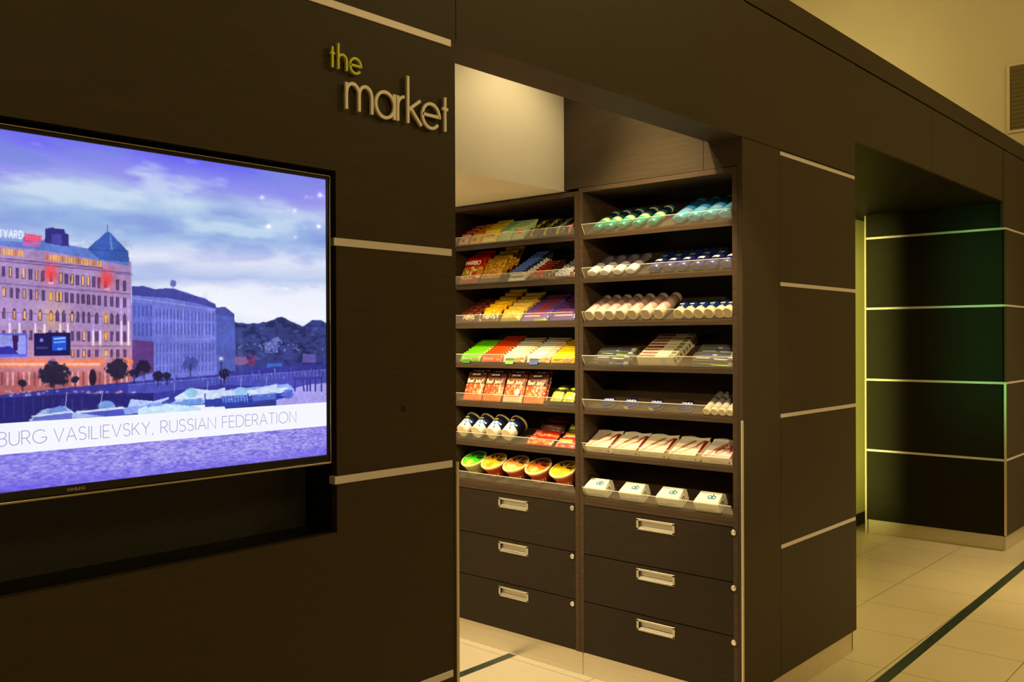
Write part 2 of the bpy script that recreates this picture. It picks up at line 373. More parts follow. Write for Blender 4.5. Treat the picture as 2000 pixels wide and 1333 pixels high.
# passage: dark green-black panel, yellow wall behind it
f = MB()
zr = rows(2.446)
for z0, z1 in zr[:4]: f.box(6.50, 6.52, 0.012, .97, z0, z1)
f.box(6.50, 6.52, 0.012, .97, S1+SH, 2.446)
struct('wall_passage_panel', f, 'greenwood', 'near black panel with thin metal strips inside the passage')
f = MB().box(6.52, 7.3, .02, .97, .0, 2.9); struct('wall_passage_core', f, 'black')
f = MB()
for z0, z1 in rows(S1+SH)[:4]: f.box(6.46+.04, 7.3, 0, .0195, z0, z1)
struct('wall_far_pier', f, 'wood')
struct('wall_passage_rear', MB().box(3.79, 7.3, 1.13, 1.2, 0, 2.447), 'yellow', 'yellow wall glimpsed at the back of the passage')
struct('baseboard_passage', MB().box(3.79, 7.3, 1.118, 1.13, 0, .094), 'base_dark')
# metal strips
def strip(n, mb, m='strip', label=None): return bevel(struct('trim_%d' % n, mb, m, label), .0008, 1)
k = 1
for i, z in enumerate((S1, S2, S3, S4)):
    x0 = NX1-.008 if NZ0 < z < NZ1 else -4.5
    strip(k, MB().box(x0, 1.086, -.003, .019, z-SH, z+SH)); k += 1
    if NZ0 < z < NZ1: strip(k, MB().box(-4.5, NX0, -.003, .019, z-SH, z+SH)); k += 1
    strip(k, MB().box(2.981, 3.772, -.003, .019, z-SH+.001, z+SH-.001)); k += 1
    strip(k, MB().box(6.497, 6.519, .012, .97, z-.008, z+.008)); k += 1
    strip(k, MB().box(6.50, 7.3, -.003, .019, z-.007, z+.007)); k += 1
strip(k, MB().box(6.494, 6.512, .97, .982, .0, 2.44), 'guard', 'pale upright end trim of the passage panel'); k += 1
strip(k, MB().box(6.494, 6.5, -.004, .012, .11, S3), 'guard'); k += 1
strip(k, MB().box(1.0985, 1.1085, -.004, .02, .0, 1.182), 'guard', 'metal corner guard at the left edge of the market opening'); k += 1
strip(k, MB().box(2.643, 2.656, -.004, .0015, .0, 1.182), 'guard', 'metal corner guard at the right edge of the market opening'); k += 1
# plinths
def plinth(n, mb, label=None): return struct('baseboard_%s' % n, mb, 'plinth', label)
plinth('television', MB().box(-4.5, 1.095, .012, .02, 0, .104))
plinth('pier', MB().box(2.67, 3.76, .012, .02, 0, .104), 'brushed metal plinth under the oak pier')
plinth('panel', MB().box(6.515, 6.519, .02, .965, 0, .105)); plinth('far', MB().box(6.515, 7.3, .006, .019, 0, .105))
# inlaid floor lines
f = MB(); a = math.radians(.9)
x0, x1 = 1.8, 7.3
f.v += [(x0, -.285, 0), (x1, -.190, 0), (x1, -.138, 0), (x0, -.233, 0), (x0, -.285, .0008), (x1, -.190, .0008), (x1, -.138, .0008), (x0, -.233, .0008)]
for q in ((4, 5, 6, 7), (0, 1, 5, 4), (2, 3, 7, 6)): f.f.append(q); f.c.append((0, 0, 0)); f.smooth.append(False)
struct('trim_floor_line', f, 'inlay', 'dark green stone line in the hall floor')
struct('trim_floor_line_market', MB().box(.4, 2.672, 1.188, 1.234, 0, .0008), 'inlay', 'dark stone line in the market floor')
struct('floor_mark', MB().rings([(-.0004, .008, .008, (0, 0, 0)), (-.0001, .006, .006, (0, 0, 0))], 12, 'z'), 'black').hide_render = False
o = bpy.data.objects['floor_mark']; o.name = 'trim_plug'; o.location = (.921, -.0002, 1.331); o.rotation_euler = (-math.pi/2, 0, 0); o.scale = (1, 1, 2)

# vent grille high on the end wall
vt = empty('air_vent_grille', (7.295, .30, 3.4), 'pale framed air grille high on the cream wall at the right edge', 'vent')
y0, y1, z0, z1 = -.40, .155, 3.103, 3.597
f = MB(); t = .022
f.box(-.012, 0, y0-.3-t, y1-.3+t, z1-3.4, z1-3.4+t); f.box(-.012, 0, y0-.3-t, y1-.3+t, z0-3.4-t, z0-3.4); f.box(-.012, 0, y1-.3, y1-.3+t, z0-3.4, z1-3.4); f.box(-.012, 0, y0-.3-t, y0-.3, z0-3.4, z1-3.4)
bevel(f.build('frame', 'paint', vt), .003)
f = MB().box(-.004, 0, y0-.3, y1-.3, z0-3.4, z1-3.4); f.build('backing', 'vent', vt)
f = MB()
for i in range(14):
    z = z0-3.4+.02+i*(z1-z0-.03)/14; f.prism([(-.010, z), (-.004, z+.006), (-.004, z+.009), (-.010, z+.003)], y0-.3, y1-.3)
f.build('slats', 'vent', vt)

# ------------------------------------------------------------------ sign
# sign alphabet: x-height 1
def sg(asc, tt): return {
 'm': (1.25, [[(0, 0), (0, 1)], [(0, .62)]+arc(.31, .62, .31, .38, 180, 0, 12)+[(.62, 0)], [(.62, .62)]+arc(.935, .62, .315, .38, 180, 0, 12)+[(1.25, 0)]]),
 'a': (1.0, [arc(.5, .5, .5, .5, 0, 360, 30), [(1, 1), (1, 0)]]),
 'r': (.4, [[(0, 0), (0, 1)], [(0, .6)]+arc(.4, .6, .4, .4, 180, 95, 8)]),
 'k': (.72, [[(0, 0), (0, asc)], [(.66, 1), (.0, .52)], [(.14, .62), (.72, 0)]]),
 'e': (1.0, [[(0.0, .52), (1.0, .52)]+arc(.5, .5, .5, .5, 3, 322, 28)]),
 't': (.5, [[(.25, 0), (.25, tt)], [(0, .93), (.5, .93)]]),
 'h': (.62, [[(0, 0), (0, asc)], [(0, .66)]+arc(.31, .66, .31, .34, 180, 0, 12)+[(.62, 0)]]),
}
sgn = empty('market_sign', (.9, 0, 2.1), "raised letters reading 'the market' on the dark wall", 'sign')
def put_letter(ch, xa, xb, base, hx, wd, asc, tt, material):
    g = sg(asc, tt)[ch]; mb = MB(); kx = (xb-xa-wd)/g[0]; kz = hx-wd
    for q_, P in enumerate(g[1]): mb.ribbon([(xa-.9+wd/2+p[0]*kx, base-2.1+wd/2+p[1]*kz) for p in P], (0, -.006, 0), (1, 0, 0), (0, 0, 1), wd, .006+.0003*q_, (255, 255, 255), n=(0, -1, 0))
    o = mb.build('letter_'+ch, material, sgn); return o
W1 = .0074
for ch, xa, xb in (('m', .7385, .8205), ('a', .8255, .8900), ('r', .8935, .9235), ('k', .9265, .9775), ('e', .9745, 1.0400), ('t', 1.0425, 1.0695)):
    put_letter(ch, xa, xb, 2.0265, .0685, W1, 1.88, 1.42, 'letter')
for ch, xa, xb in (('t', .6950, .7115), ('h', .7172, .7455), ('e', .7503, .7875)):
    put_letter(ch, xa, xb, 2.1140, .0400, .0052, 1.68, 1.36, 'glet')

# ------------------------------------------------------------------ television
TX0, TX1, TZ0, TZ1 = -.424, .6903, 1.2412, 1.8620
tv = empty('television', (.133, .02, TZ0-.02), 'wide black television set into the wall niche, showing a riverside city at dusk', 'television')
def T(mb, name, m, par=tv): o = mb.build(name, m); o.parent = par; o.matrix_parent_inverse = Matrix.Translation(tv.location).inverted() if par is tv else Matrix.Identity(4); return o
f = MB(); BX = .0075
f.box(TX0-BX, TX0, -.002, .045, TZ0-.0205, TZ1+BX); f.box(TX1, TX1+BX, -.002, .045, TZ0-.0205, TZ1+BX)
f.box(TX0, TX1, -.002, .045, TZ1, TZ1+BX); f.box(TX0, TX1, -.004, .045, TZ0-.0155, TZ0)
bevel(T(f, 'bezel', 'bezel'), .0015)
f = MB(); f.box(TX0-BX-.002, TX1+BX+.002, -.005, .043, TZ1+BX, TZ1+BX+.0022); f.box(TX1+BX, TX1+BX+.0022, -.005, .043, TZ0-.02, TZ1+BX)
f.box(TX0-BX-.0022, TX0-BX, -.005, .043, TZ0-.02, TZ1+BX); f.box(TX0-BX, TX1+BX, -.006, .043, TZ0-.0205, TZ0-.0165)
bevel(T(f, 'metal_rim', 'rim'), .0008)
T(MB().box(TX0, TX1, .006, .05, TZ0, TZ1), 'back_housing', 'black')
T(MB().box(-.1, .4, .05, .12, TZ0+.1, TZ1-.1), 'wall_bracket', 'black')
f = MB(); f.text('SAMSUNG', (.1345, -.0042, TZ0-.0105), (1, 0, 0), (0, 0, 1), .0052, .0009, (150, 150, 150), fit=.0315); T(f, 'brand_lettering', 'alu')

# the picture on the screen, painted cell by cell into the screen's own mesh
gx = np.concatenate([np.linspace(TX0, .008, 70)[:-1], np.linspace(.008, TX1, 560)]); gz = np.linspace(TZ0, TZ1, 500)
cxs = (gx[1:]+gx[:-1])/2; czs = (gz[1:]+gz[:-1])/2
XX, ZZ = np.meshgrid(cxs, czs)
def sketch(x, z):     # wall position -> coordinates of the sketch the picture was drawn from (a fixed plane-to-plane map)
    q = 0.47926824*x+(-0.00122114)*z+1
    return (1245.079054*x+(-5.473941)*z+(-4.802904))/q, (314.970219*x+(-1150.215313)*z+(2390.951766))/q
PX, PY = sketch(XX, ZZ)
rng = np.random.RandomState(3)
def vnoise(x, y, s):
    g = np.random.RandomState(s).rand(64, 64); xi = np.floor(x).astype(int); yi = np.floor(y).astype(int); fx = x-xi; fy = y-yi
    fx = fx*fx*(3-2*fx); fy = fy*fy*(3-2*fy); a = g[yi % 64, xi % 64]; b = g[yi % 64, (xi+1) % 64]; c = g[(yi+1) % 64, xi % 64]; d = g[(yi+1) % 64, (xi+1) % 64]
    return (a*(1-fx)+b*fx)*(1-fy)+(c*(1-fx)+d*fx)*fy
def fbm(x, y, s, o=4): return sum(vnoise(x*2**i+7*i, y*2**i+3*i, s+i)/2**(i+1) for i in range(o))/(1-.5**o)
IMG = np.zeros(XX.shape+(3,))
def mixin(mask, c, a=1.0):
    m = np.clip(mask*a, 0, 1)[..., None]; c = np.asarray(c, float); IMG[:] = IMG*(1-m)+c*m
def poly(pts, c, a=1.0, soft=.8):
    ins = np.full(PX.shape, False); dmin = np.full(PX.shape, 1e9); n = len(pts)
    for i in range(n):
        (xa, ya), (xb, yb) = pts[i], pts[(i+1) % n]
        if ya != yb:
            cond = ((ya > PY) != (yb > PY)) & (PX < (xb-xa)*(PY-ya)/(yb-ya)+xa); ins ^= cond
    mixin(ins.astype(float), c, a)
def blob(x, y, rx, ry, c, a=1.0, p=2.0):
    r = ((PX-x)/rx)**2+((PY-y)/ry)**2; mixin(np.exp(-r*p), c, a)
def disc(x, y, rx, ry, c, a=1.0, rag=0, seed=1):
    r = np.sqrt(((PX-x)/rx)**2+((PY-y)/ry)**2)
    if rag: r = r+rag*(fbm(PX/6, PY/6, seed)-.5)
    mixin(np.clip((1-r)*6, 0, 1), c, a)
def seg(x0, y0, x1, y1, wd, c, a=1.0):
    dx, dy = x1-x0, y1-y0; L = dx*dx+dy*dy+1e-9; t = np.clip(((PX-x0)*dx+(PY-y0)*dy)/L, 0, 1)
    d = np.hypot(PX-x0-t*dx, PY-y0-t*dy); mixin(np.clip((wd/2-d)/.8+.5, 0, 1), c, a)
# sky
ks = [(1.87, (104, 100, 238)), (1.835, (128, 128, 240)), (1.80, (148, 150, 236)), (1.775, (176, 196, 235)), (1.745, (160, 188, 230)), (1.715, (146, 176, 226)), (1.69, (184, 204, 238)), (1.668, (226, 230, 248)), (1.645, (206, 214, 242)), (1.62, (178, 192, 236)), (1.598, (236, 240, 252)), (1.56, (244, 246, 255)), (1.53, (226, 234, 252)), (1.50, (246, 246, 255)), (1.2, (240, 240, 255))]
warp = ZZ+(fbm(XX*5, ZZ*16, 11)-.5)*.055
kz = np.array([k_[0] for k_ in ks][::-1]); kc = np.array([k_[1] for k_ in ks][::-1], float)
for ch in range(3): IMG[..., ch] = np.interp(warp, kz, kc[:, ch])
n1 = fbm(XX*7+3, ZZ*22, 31)
mixin(np.clip((n1-.52)*5, 0, 1)*np.clip((ZZ-1.6)*8, 0, 1), (118, 140, 218), .6)
mixin(np.clip((.45-n1)*6, 0, 1)*np.clip((ZZ-1.58)*8, 0, 1), (216, 234, 246), .6)
blob(380, 400, 150, 18, (205, 225, 240), .6); blob(60, 395, 70, 14, (190, 215, 238), .6)
mixin(np.clip((PX-520)/140, 0, 1)*np.clip((ZZ-1.68)*7, 0, 1), (150, 145, 232), .5)
# distant trees
hill = 630+5*(fbm(PX/26, PY*0+1, 41)-.5)*2-9*np.exp(-((PX-550)/16)**2)-5*np.exp(-((PX-618)/22)**2)+6*np.exp(-((PX-590)/10)**2)
m_ = np.clip((PY-hill)/1.5, 0, 1)*(PX > 440)
mixin(m_, (50, 62, 128)); mixin(m_*np.clip((fbm(PX/9, PY/7, 44)-.5)*5, 0, 1), (26, 34, 84), .8); mixin(m_*np.clip((PY-690)/50, 0, 1), (52, 58, 150), .55)
for x, y, w_, h_, c in ((530, 677, 26, 26, (104, 112, 190)), (560, 690, 22, 26, (60, 64, 140)), (604, 700, 26, 17, (116, 96, 190)), (500, 700, 10, 8, (90, 90, 170)), (536, 715, 30, 10, (60, 110, 210)), (570, 720, 30, 12, (56, 60, 150))):
    poly([(x-w_/2, y-h_/2), (x+w_/2, y-h_/2), (x+w_/2, y+h_/2), (x-w_/2, y+h_/2)], c, .8)
poly([(524, 665), (543, 658), (552, 668)], (110, 116, 190))
disc(470, 705, 18, 9, (150, 92, 140), .9, .6, 5); disc(491, 705, 8, 14, (130, 50, 110), .8, .5, 6)
for i in range(34): blob(462+rng.rand()*172, 668+rng.rand()*22, 1.6, 1.6, (180, 200, 255), .9)
# far building, middle building
poly([(420, 601), (440, 600), (458, 614), (461, 735), (420, 735)], (84, 98, 190)); poly([(420, 601), (440, 600), (458, 614), (458, 622), (420, 612)], (72, 80, 168))
for i in range(8): seg(425+i*4.4, 625, 425+i*4.4, 725, 1, (58, 66, 150), .6)
poly([(258, 563), (300, 565), (338, 563), (372, 574), (421, 594), (424, 738), (258, 760)], (112, 120, 214))
poly([(257, 560), (280, 559), (305, 566), (325, 563), (343, 566), (372, 576), (400, 583), (422, 597), (421, 603), (380, 592), (330, 583), (257, 577)], (64, 68, 156))
poly([(257, 588), (298, 596), (298, 668), (257, 664)], (98, 108, 206)); poly([(257, 664), (300, 668), (300, 728), (257, 740)], (92, 56, 130))
seg(256, 582, 330, 592, 2, (150, 156, 232)); seg(330, 592, 420, 606, 2, (150, 156, 232)); seg(330, 664, 421, 662, 1.6, (140, 146, 228), .8)
for i in range(17):
    x = 306+i*6.9; t_ = (x-300)/120
    for ya, yb in ((604+8*t_, 622+6*t_), (630+4*t_, 652+2*t_), (672-2*t_, 688-4*t_), (694-3*t_, 712-6*t_), (718-5*t_, 732-9*t_)): seg(x, ya, x, yb, 2.0, (66, 72, 160), .85)
    if i % 2: seg(x+3.4, 600+8*t_, x+3.4, 660+2*t_, 1.4, (158, 162, 238), .55)
for i in range(5): seg(263+i*8, 598, 263+i*8, 618, 2.4, (64, 72, 164), .9); seg(263+i*8, 632, 263+i*8, 655, 2.4, (64, 72, 164), .9)
disc(338, 554, 6, 7, (90, 96, 176), .9, .8, 9)
# lit hotel
poly([(-600, 470), (0, 478), (120, 493), (200, 506), (256, 512), (259, 770), (-600, 860)], (170, 138, 190))
mixin((PX < 258)*np.clip((PY-660)/60, 0, 1)*(PY > 480), (214, 128, 128), .75)
mixin((PX < 258)*np.clip((PY-718)/20, 0, 1)*(PY > 480), (176, 92, 92), .8)
blob(105, 622, 40, 40, (224, 178, 150), .7); blob(235, 660, 30, 50, (190, 150, 190), .5)
poly([(-600, 420), (0, 464), (40, 461), (90, 470), (172, 486), (203, 507), (253, 514), (250, 520), (200, 510), (100, 492), (0, 480), (-600, 440)], (96, 124, 206))
poly([(0, 470), (45, 474), (45, 462), (0, 460)], (150, 176, 222), .7)
poly([(87, 474), (89, 447), (100, 445), (126, 448), (127, 456), (134, 458), (134, 482), (110, 478)], (48, 44, 128)); poly([(100, 458), (120, 458), (122, 478), (102, 476)], (70, 72, 166))
poly([(170, 487), (205, 456), (210, 452), (216, 456), (250, 491), (253, 513), (196, 507)], (56, 92, 178)); poly([(214, 458), (217, 459), (221, 489), (216, 489)], (120, 150, 220), .7); seg(210, 440, 210, 456, 1.2, (70, 70, 150)); seg(178, 488, 250, 491, 1.5, (38, 66, 150))
for i, ch in enumerate('TYARD'):
    for P in GL[ch][1]:
        for p0, p1 in zip(P[:-1], P[1:]): seg(-2+i*10+p0[0]*9, 463.5+i*.6-p0[1]*14, -2+i*10+p1[0]*9, 463.5+i*.6-p1[1]*14, 2.4, (238, 240, 255))
poly([(48, 456), (82, 461), (81, 472), (47, 471)], (235, 60, 110), .9); poly([(46, 472), (80, 474), (76, 483), (44, 480)], (232, 96, 176), .8)
for i in range(8): seg(51+i*4, 459+i*.5, 51+i*4, 469+i*.5, 1.6, (255, 120, 150), .9)
seg(-20, 508, 254, 534, 2.6, (112, 88, 150)); seg(-20, 503, 200, 524, 2, (92, 66, 120)); seg(-20, 552, 255, 575, 2.2, (118, 94, 158)); seg(0, 610, 225, 620, 1.4, (120, 92, 140), .8); seg(140, 676, 258, 677, 2, (130, 96, 140)); seg(225, 535, 258, 537, 2, (110, 88, 150))
# attic lights
for i in range(20):
    x = -4+i*10.2; y = 491+x*.128
    if 42 < x < 80: continue
    poly([(x, y-6), (x+8.2, y-5), (x+8.2, y+6.5), (x, y+5.5)], (244, 178, 96) if i % 3 else (206, 130, 90)); seg(x+4, y-5, x+4, y+5, 1.3, (120, 74, 90), .8)
def wrow(xs, y0, k0, hh, ww, lit, arch=False):
    for i, x in enumerate(xs):
        y = y0+x*k0; poly([(x-ww/2, y), (x+ww/2, y+.4), (x+ww/2, y+hh), (x-ww/2, y+hh)], (74, 50, 100))
        if arch: poly([(x-ww/2, y), (x, y-5), (x+ww/2, y)], (74, 50, 100))
        if lit(i): poly([(x-ww/2+1.4, y+1), (x+ww/2-1.2, y+1.2), (x+ww/2-1.2, y+hh-1.5), (x-ww/2+1.4, y+hh-1.5)], (248, 180, 110))
        else: seg(x, y+1, x, y+hh-1, 1.2, (150, 120, 170), .7)
xs1 = [7, 20, 34, 46.5, 59.5, 71.5, 84, 100, 119, 130, 141, 151.5, 162, 172.5, 183, 193, 207, 229, 243]
wrow(xs1, 519, .118, 21, 6.4, lambda i: i in (1, 3, 5, 8, 10, 12, 13))
for x, y in ((99, 536), (208, 548)): blob(x, y-2, 15, 22, (255, 66, 70), .95, 1.4); blob(x-2, y+17, 4, 3, (255, 210, 220), 1); blob(x+4, y+17, 3, 3, (255, 210, 220), 1)
wrow([8, 21.5, 34.5, 47, 60, 71.5, 84.5, 99.5, 112, 119, 130, 141, 152, 162.5, 173, 183.5, 194, 206, 218, 230, 243.5], 560, .09, 20, 6.2, lambda i: i in (0, 3, 5, 7, 8, 9))
wrow([8, 28, 48, 60, 78.5, 99.5, 112, 124.5, 141, 152, 163, 173.5, 189, 207, 218, 230, 243.5], 605, .05, 18, 6, lambda i: i in (1, 2, 4, 5, 8, 13), True)
wrow([8, 28, 48, 60, 78, 98, 112, 125, 142, 153, 163.5, 174, 189, 207, 218, 230, 244], 645, .012, 20, 6, lambda i: i in (1, 4, 10, 13))
wrow([142, 153, 164, 174, 189, 207, 218, 230, 244], 684, -.004, 15, 6, lambda i: i in (0, 2, 5))
blob(207, 620, 7, 12, (255, 190, 90), .9); blob(207, 655, 6, 12, (255, 170, 80), .9); blob(99, 580, 7, 13, (255, 196, 90), .8); blob(99, 620, 7, 14, (255, 170, 80), .8); blob(207, 692, 6, 8, (255, 200, 120), .9)
for x, ya, yb in ((19, 614, 651), (38, 614, 651), (69, 616, 651), (87, 618, 651), (117.5, 616, 651), (132.5, 616, 651), (182, 622, 673), (196, 622, 673), (237, 585, 673), (251, 585, 673)):
    seg(x, ya, x, yb, 4.2, (190, 160, 240), .8); seg(x, (ya+yb)/2, x, yb, 3.4, (250, 230, 250), .95); blob(x, yb-2, 4, 7, (255, 220, 200), .8)
for a_, b_ in ((-10, 85), (114, 197), (225, 253)):
    seg(a_, 712, b_, 708, 15, (250, 130, 80), .8)
    for i in range(int((b_-a_)/5)): blob(a_+4+i*5, 712, 3, 3.2, (255, 226, 214), 1)
for i in range(24):
    x = 4+i*10.6
    if x < 256: seg(x, 728, x, 752, 3.4, (235, 190, 200) if i % 3 else (120, 60, 80), .75)
disc(181, 738, 8, 18, (40, 22, 50))
# billboards
poly([(-20, 650), (54, 652), (54, 697), (-20, 698)], (96, 100, 222)); poly([(-20, 654), (50, 656), (50, 692), (-20, 693)], (150, 156, 240)); poly([(24, 655), (36, 655), (34, 685), (26, 688)], (60, 20, 90)); poly([(-10, 680), (20, 676), (36, 692), (-10, 693)], (48, 44, 160))
poly([(67, 651), (137, 650), (138, 694), (67, 696)], (20, 18, 84)); poly([(102, 657), (130, 657), (130, 684), (102, 686)], (30, 80, 210)); seg(106, 662, 127, 661, 3, (170, 200, 255)); seg(106, 669, 127, 668, 2.5, (150, 190, 255)); disc(81, 665, 4, 4, (120, 120, 200)); seg(113, 682, 121, 682, 3, (120, 170, 255)); seg(72, 680, 92, 680, 4, (60, 60, 120))
# quay, street, trees
poly([(-600, 800), (0, 772), (130, 758), (300, 742), (420, 733), (470, 722), (700, 705), (700, 760), (560, 775), (300, 800), (0, 830), (-600, 880)], (52, 52, 150))
poly([(250, 752), (420, 736), (640, 722), (640, 752), (560, 756), (430, 752), (250, 775)], (70, 74, 176)); seg(250, 752, 640, 722, 1.6, (126, 140, 226), .6)
for i in range(30): seg(420+i*7.4, 748-i*.5, 420+i*7.4, 739-i*.5, 1.1, (130, 140, 220), .6)
for i in range(60): blob(rng.rand()*270, 764+rng.rand()*10-2*0, 3.5, 2.5, (190, 200, 255) if i % 3 else (255, 160, 160), .7)
poly([(-600, 800), (0, 778), (140, 770), (300, 768), (300, 830), (-600, 900)], (28, 28, 104), .85)
for i in range(9): seg(8+i*19, 780, 8+i*19, 815, 2.4, (60, 64, 168), .6)
for x, y, r_, s_ in ((106, 732, 30, 1), (229, 722, 24, 2), (281, 716, 17, 3), (262, 730, 11, 5), (309, 735, 11, 6), (326, 735, 9, 7), (44, 748, 9, 8), (147, 742, 9, 4), (372, 712, 16, 9), (438, 730, 12, 10)):
    disc(x, y, r_, r_*.86, (26, 24, 58) if s_ != 9 else (62, 70, 150), .95, .9, 60+s_); seg(x, y, x, y+r_+8, 2, (24, 20, 60), .9)
seg(432, 702, 432, 755, 1.6, (30, 30, 90)); blob(432, 701, 6, 5, (235, 245, 255), 1)
# water right, pier posts
poly([(540, 768), (600, 752), (700, 742), (700, 800), (540, 800)], (168, 160, 238))
for x in (576, 590, 600, 606, 616, 628): seg(x, 738, x+(4 if x == 590 else 0), 764, 3, (52, 50, 140))
seg(575, 741, 625, 738, 4, (58, 56, 150))
# boats
def boat(x0, y0, x1, y1, h0, c=(150, 176, 238)):
    poly([(x0, y0), (x0+(x1-x0)*.1, y0-h0*.7), (x0+(x1-x0)*.5, y0+(y1-y0)*.5-h0), (x1-10, y1-h0), (x1, y1-h0*.6), (x1-8, y1+4), (x0, y0+6)], c)
boat(330, 790, 572, 768, 18, (138, 168, 236)); poly([(400, 776), (572, 762), (566, 776), (470, 795), (400, 795)], (44, 62, 168))
poly([(340, 777), (372, 758), (400, 762), (470, 764), (560, 757), (568, 766), (470, 775), (345, 786)], (206, 222, 250)); disc(373, 768, 14, 10, (150, 200, 236)); disc(470, 765, 14, 9, (150, 196, 240)); poly([(410, 766), (440, 757), (440, 764), (412, 771)], (196, 210, 250)); poly([(500, 760), (540, 750), (540, 758), (502, 766)], (196, 210, 250))
poly([(430, 775), (482, 772), (490, 782), (440, 788)], (66, 96, 204)); poly([(492, 772), (540, 768), (538, 780), (494, 784)], (90, 112, 214), .9)
for i in range(9): seg(434+i*6, 774, 436+i*6, 786, 1, (190, 210, 250), .8)
poly([(355, 782), (395, 778), (392, 790), (350, 794)], (110, 150, 224)); seg(400, 770, 402, 790, 2.4, (40, 50, 150)); seg(484, 770, 487, 786, 2.4, (36, 44, 140)); disc(562, 770, 12, 10, (84, 100, 206), .9, .5, 4)
poly([(200, 800), (330, 788), (335, 800), (200, 816)], (136, 160, 236)); poly([(255, 780), (300, 784), (330, 776), (330, 780), (300, 792), (250, 795)], (176, 196, 248)); disc(208, 794, 18, 12, (120, 156, 228)); poly([(150, 808), (240, 796), (245, 815), (150, 822)], (76, 84, 196)); seg(150, 806, 240, 797, 4, (220, 232, 252))
poly([(270, 800), (300, 788), (330, 790), (392, 795), (392, 806), (270, 812)], (196, 224, 246)); poly([(285, 790), (316, 786), (322, 792), (288, 796)], (120, 150, 226))
poly([(55, 822), (85, 800), (128, 794), (145, 806), (205, 814), (60, 824)], (170, 190, 242)); poly([(90, 802), (118, 793), (128, 796), (132, 803), (92, 808)], (110, 140, 220)); seg(128, 793, 130, 772, 1.4, (180, 190, 245)); seg(196, 795, 200, 768, 1.4, (180, 190, 245))
poly([(66, 816), (140, 806), (142, 820), (62, 822)], (86, 92, 200), .8); seg(62, 814, 142, 805, 2, (230, 238, 252))
# small life: lamps, people and rails on the quay, portholes, texture over everything built
for i in range(90):
    x = 262+rng.rand()*370; y = 733-(x-262)*.05+rng.rand()*18; seg(x, y, x, y+3+rng.rand()*3, 1.3, [(30, 32, 100), (150, 160, 236), (90, 96, 196)][i % 3], .7)
for i in range(46):
    x = 462+rng.rand()*170; y = 640+rng.rand()*70; w_ = 4+rng.rand()*9; poly([(x, y), (x+w_, y-1), (x+w_, y+4), (x, y+5)], [(40, 48, 110), (76, 86, 160), (30, 36, 90), (60, 74, 150)][i % 4], .6)
for i in range(60):
    x = 70+rng.rand()*490; y = 806-(x-70)*.075+rng.rand()*10-4; seg(x, y, x+3+rng.rand()*5, y-.4, 1.2, [(60, 80, 190), (230, 240, 255), (110, 140, 225)][i % 3], .6)
for x in (340, 405, 470, 520): seg(x, 768-(x-340)*.07, x+1, 748-(x-340)*.07, 1, (200, 210, 250), .7)
body = (PY > 470) & ((PX < 258) | (PY > 560)) & (IMG.sum(-1) < 690)
tex = (fbm(PX/5, PY/5, 91, 4)-.5)*44+(fbm(PX/40, PY/30, 95, 3)-.5)*40
IMG[body] = np.clip(IMG[body]*(1+tex[body, None]/190), 0, 255)
mixin(((PX > 300) & (PX < 425) & (PY > 560) & (PY < 740)).astype(float)*np.clip((fbm(PX/22, PY/60, 97)-.5)*3, 0, 1), (86, 92, 190), .4)
blob(470, 690, 10, 60, (110, 122, 190), .35)
def soft(A):
    P_ = np.pad(A, ((1, 1), (1, 1), (0, 0)), 'edge'); return (P_[:-2, 1:-1]+P_[2:, 1:-1]+P_[1:-1, :-2]+P_[1:-1, 2:]+4*A)/8
IMG[:] = soft(IMG)
# lower water and the white caption band (a level band on the screen)
wat = (ZZ < 1.3065)
nn = .35*fbm(XX*60, ZZ*190, 71, 3)+.65*fbm(XX*150, ZZ*420, 77, 2); base = np.array((150, 142, 232.)); cw = base+np.clip(nn-.5, -.5, .5)[..., None]*np.array((150, 150, 60.))
edge_ = np.clip((1.2412+.028-ZZ)/.028, 0, 1)*.5+np.clip((.30-XX)/.45, 0, 1)*.35+np.clip((XX-.62)/.07, 0, 1)*.2
cw = cw*(1-edge_[..., None]*.9)+np.array((92, 74, 226.))*edge_[..., None]*.9
IMG[wat] = cw[wat]
top_ = 1.3600
IMG[(ZZ >= 1.3065) & (ZZ < top_)] = (246, 247, 255)
vig = np.clip((.05-XX)/.3, 0, 1)*.15
IMG[:] = IMG*(1-vig[..., None])+np.array((104, 90, 240.))*vig[..., None]
IMG[:] = IMG+(rng.rand(*IMG.shape[:2], 1)-.5)*6
IMG = np.clip(IMG, 0, 255)/255; IMG = np.where(IMG <= .04045, IMG/12.92, ((IMG+.055)/1.055)**2.4)
nxv, nzv = len(gx), len(gz)
vv = np.zeros((nzv, nxv, 3)); vv[..., 0] = gx[None, :]; vv[..., 1] = 0; vv[..., 2] = gz[:, None]
idx = np.arange(nxv*nzv).reshape(nzv, nxv)
ff = np.stack([idx[:-1, :-1], idx[:-1, 1:], idx[1:, 1:], idx[1:, :-1]], -1).reshape(-1, 4)
me = bpy.data.meshes.new('screen'); me.vertices.add(nxv*nzv); me.vertices.foreach_set('co', vv.reshape(-1))
me.loops.add(ff.size); me.loops.foreach_set('vertex_index', ff.reshape(-1).astype(np.int32)); me.polygons.add(len(ff))
me.polygons.foreach_set('loop_start', np.arange(0, ff.size, 4, dtype=np.int32)); me.update(calc_edges=True)
ca = me.color_attributes.new('Col', 'FLOAT_COLOR', 'CORNER')
cc = np.ones((len(ff), 4, 4)); cc[:, :, :3] = IMG.reshape(-1, 1, 3); ca.data.foreach_set('color', cc.reshape(-1).astype(np.float32))
m = bpy.data.materials.new('lit_screen'); m.use_nodes = True; nt = m.node_tree; b = nt.nodes['Principled BSDF']
b.inputs['Base Color'].default_value = (.01, .01, .01, 1); b.inputs['Roughness'].default_value = .035; b.inputs['Specular IOR Level'].default_value = .35
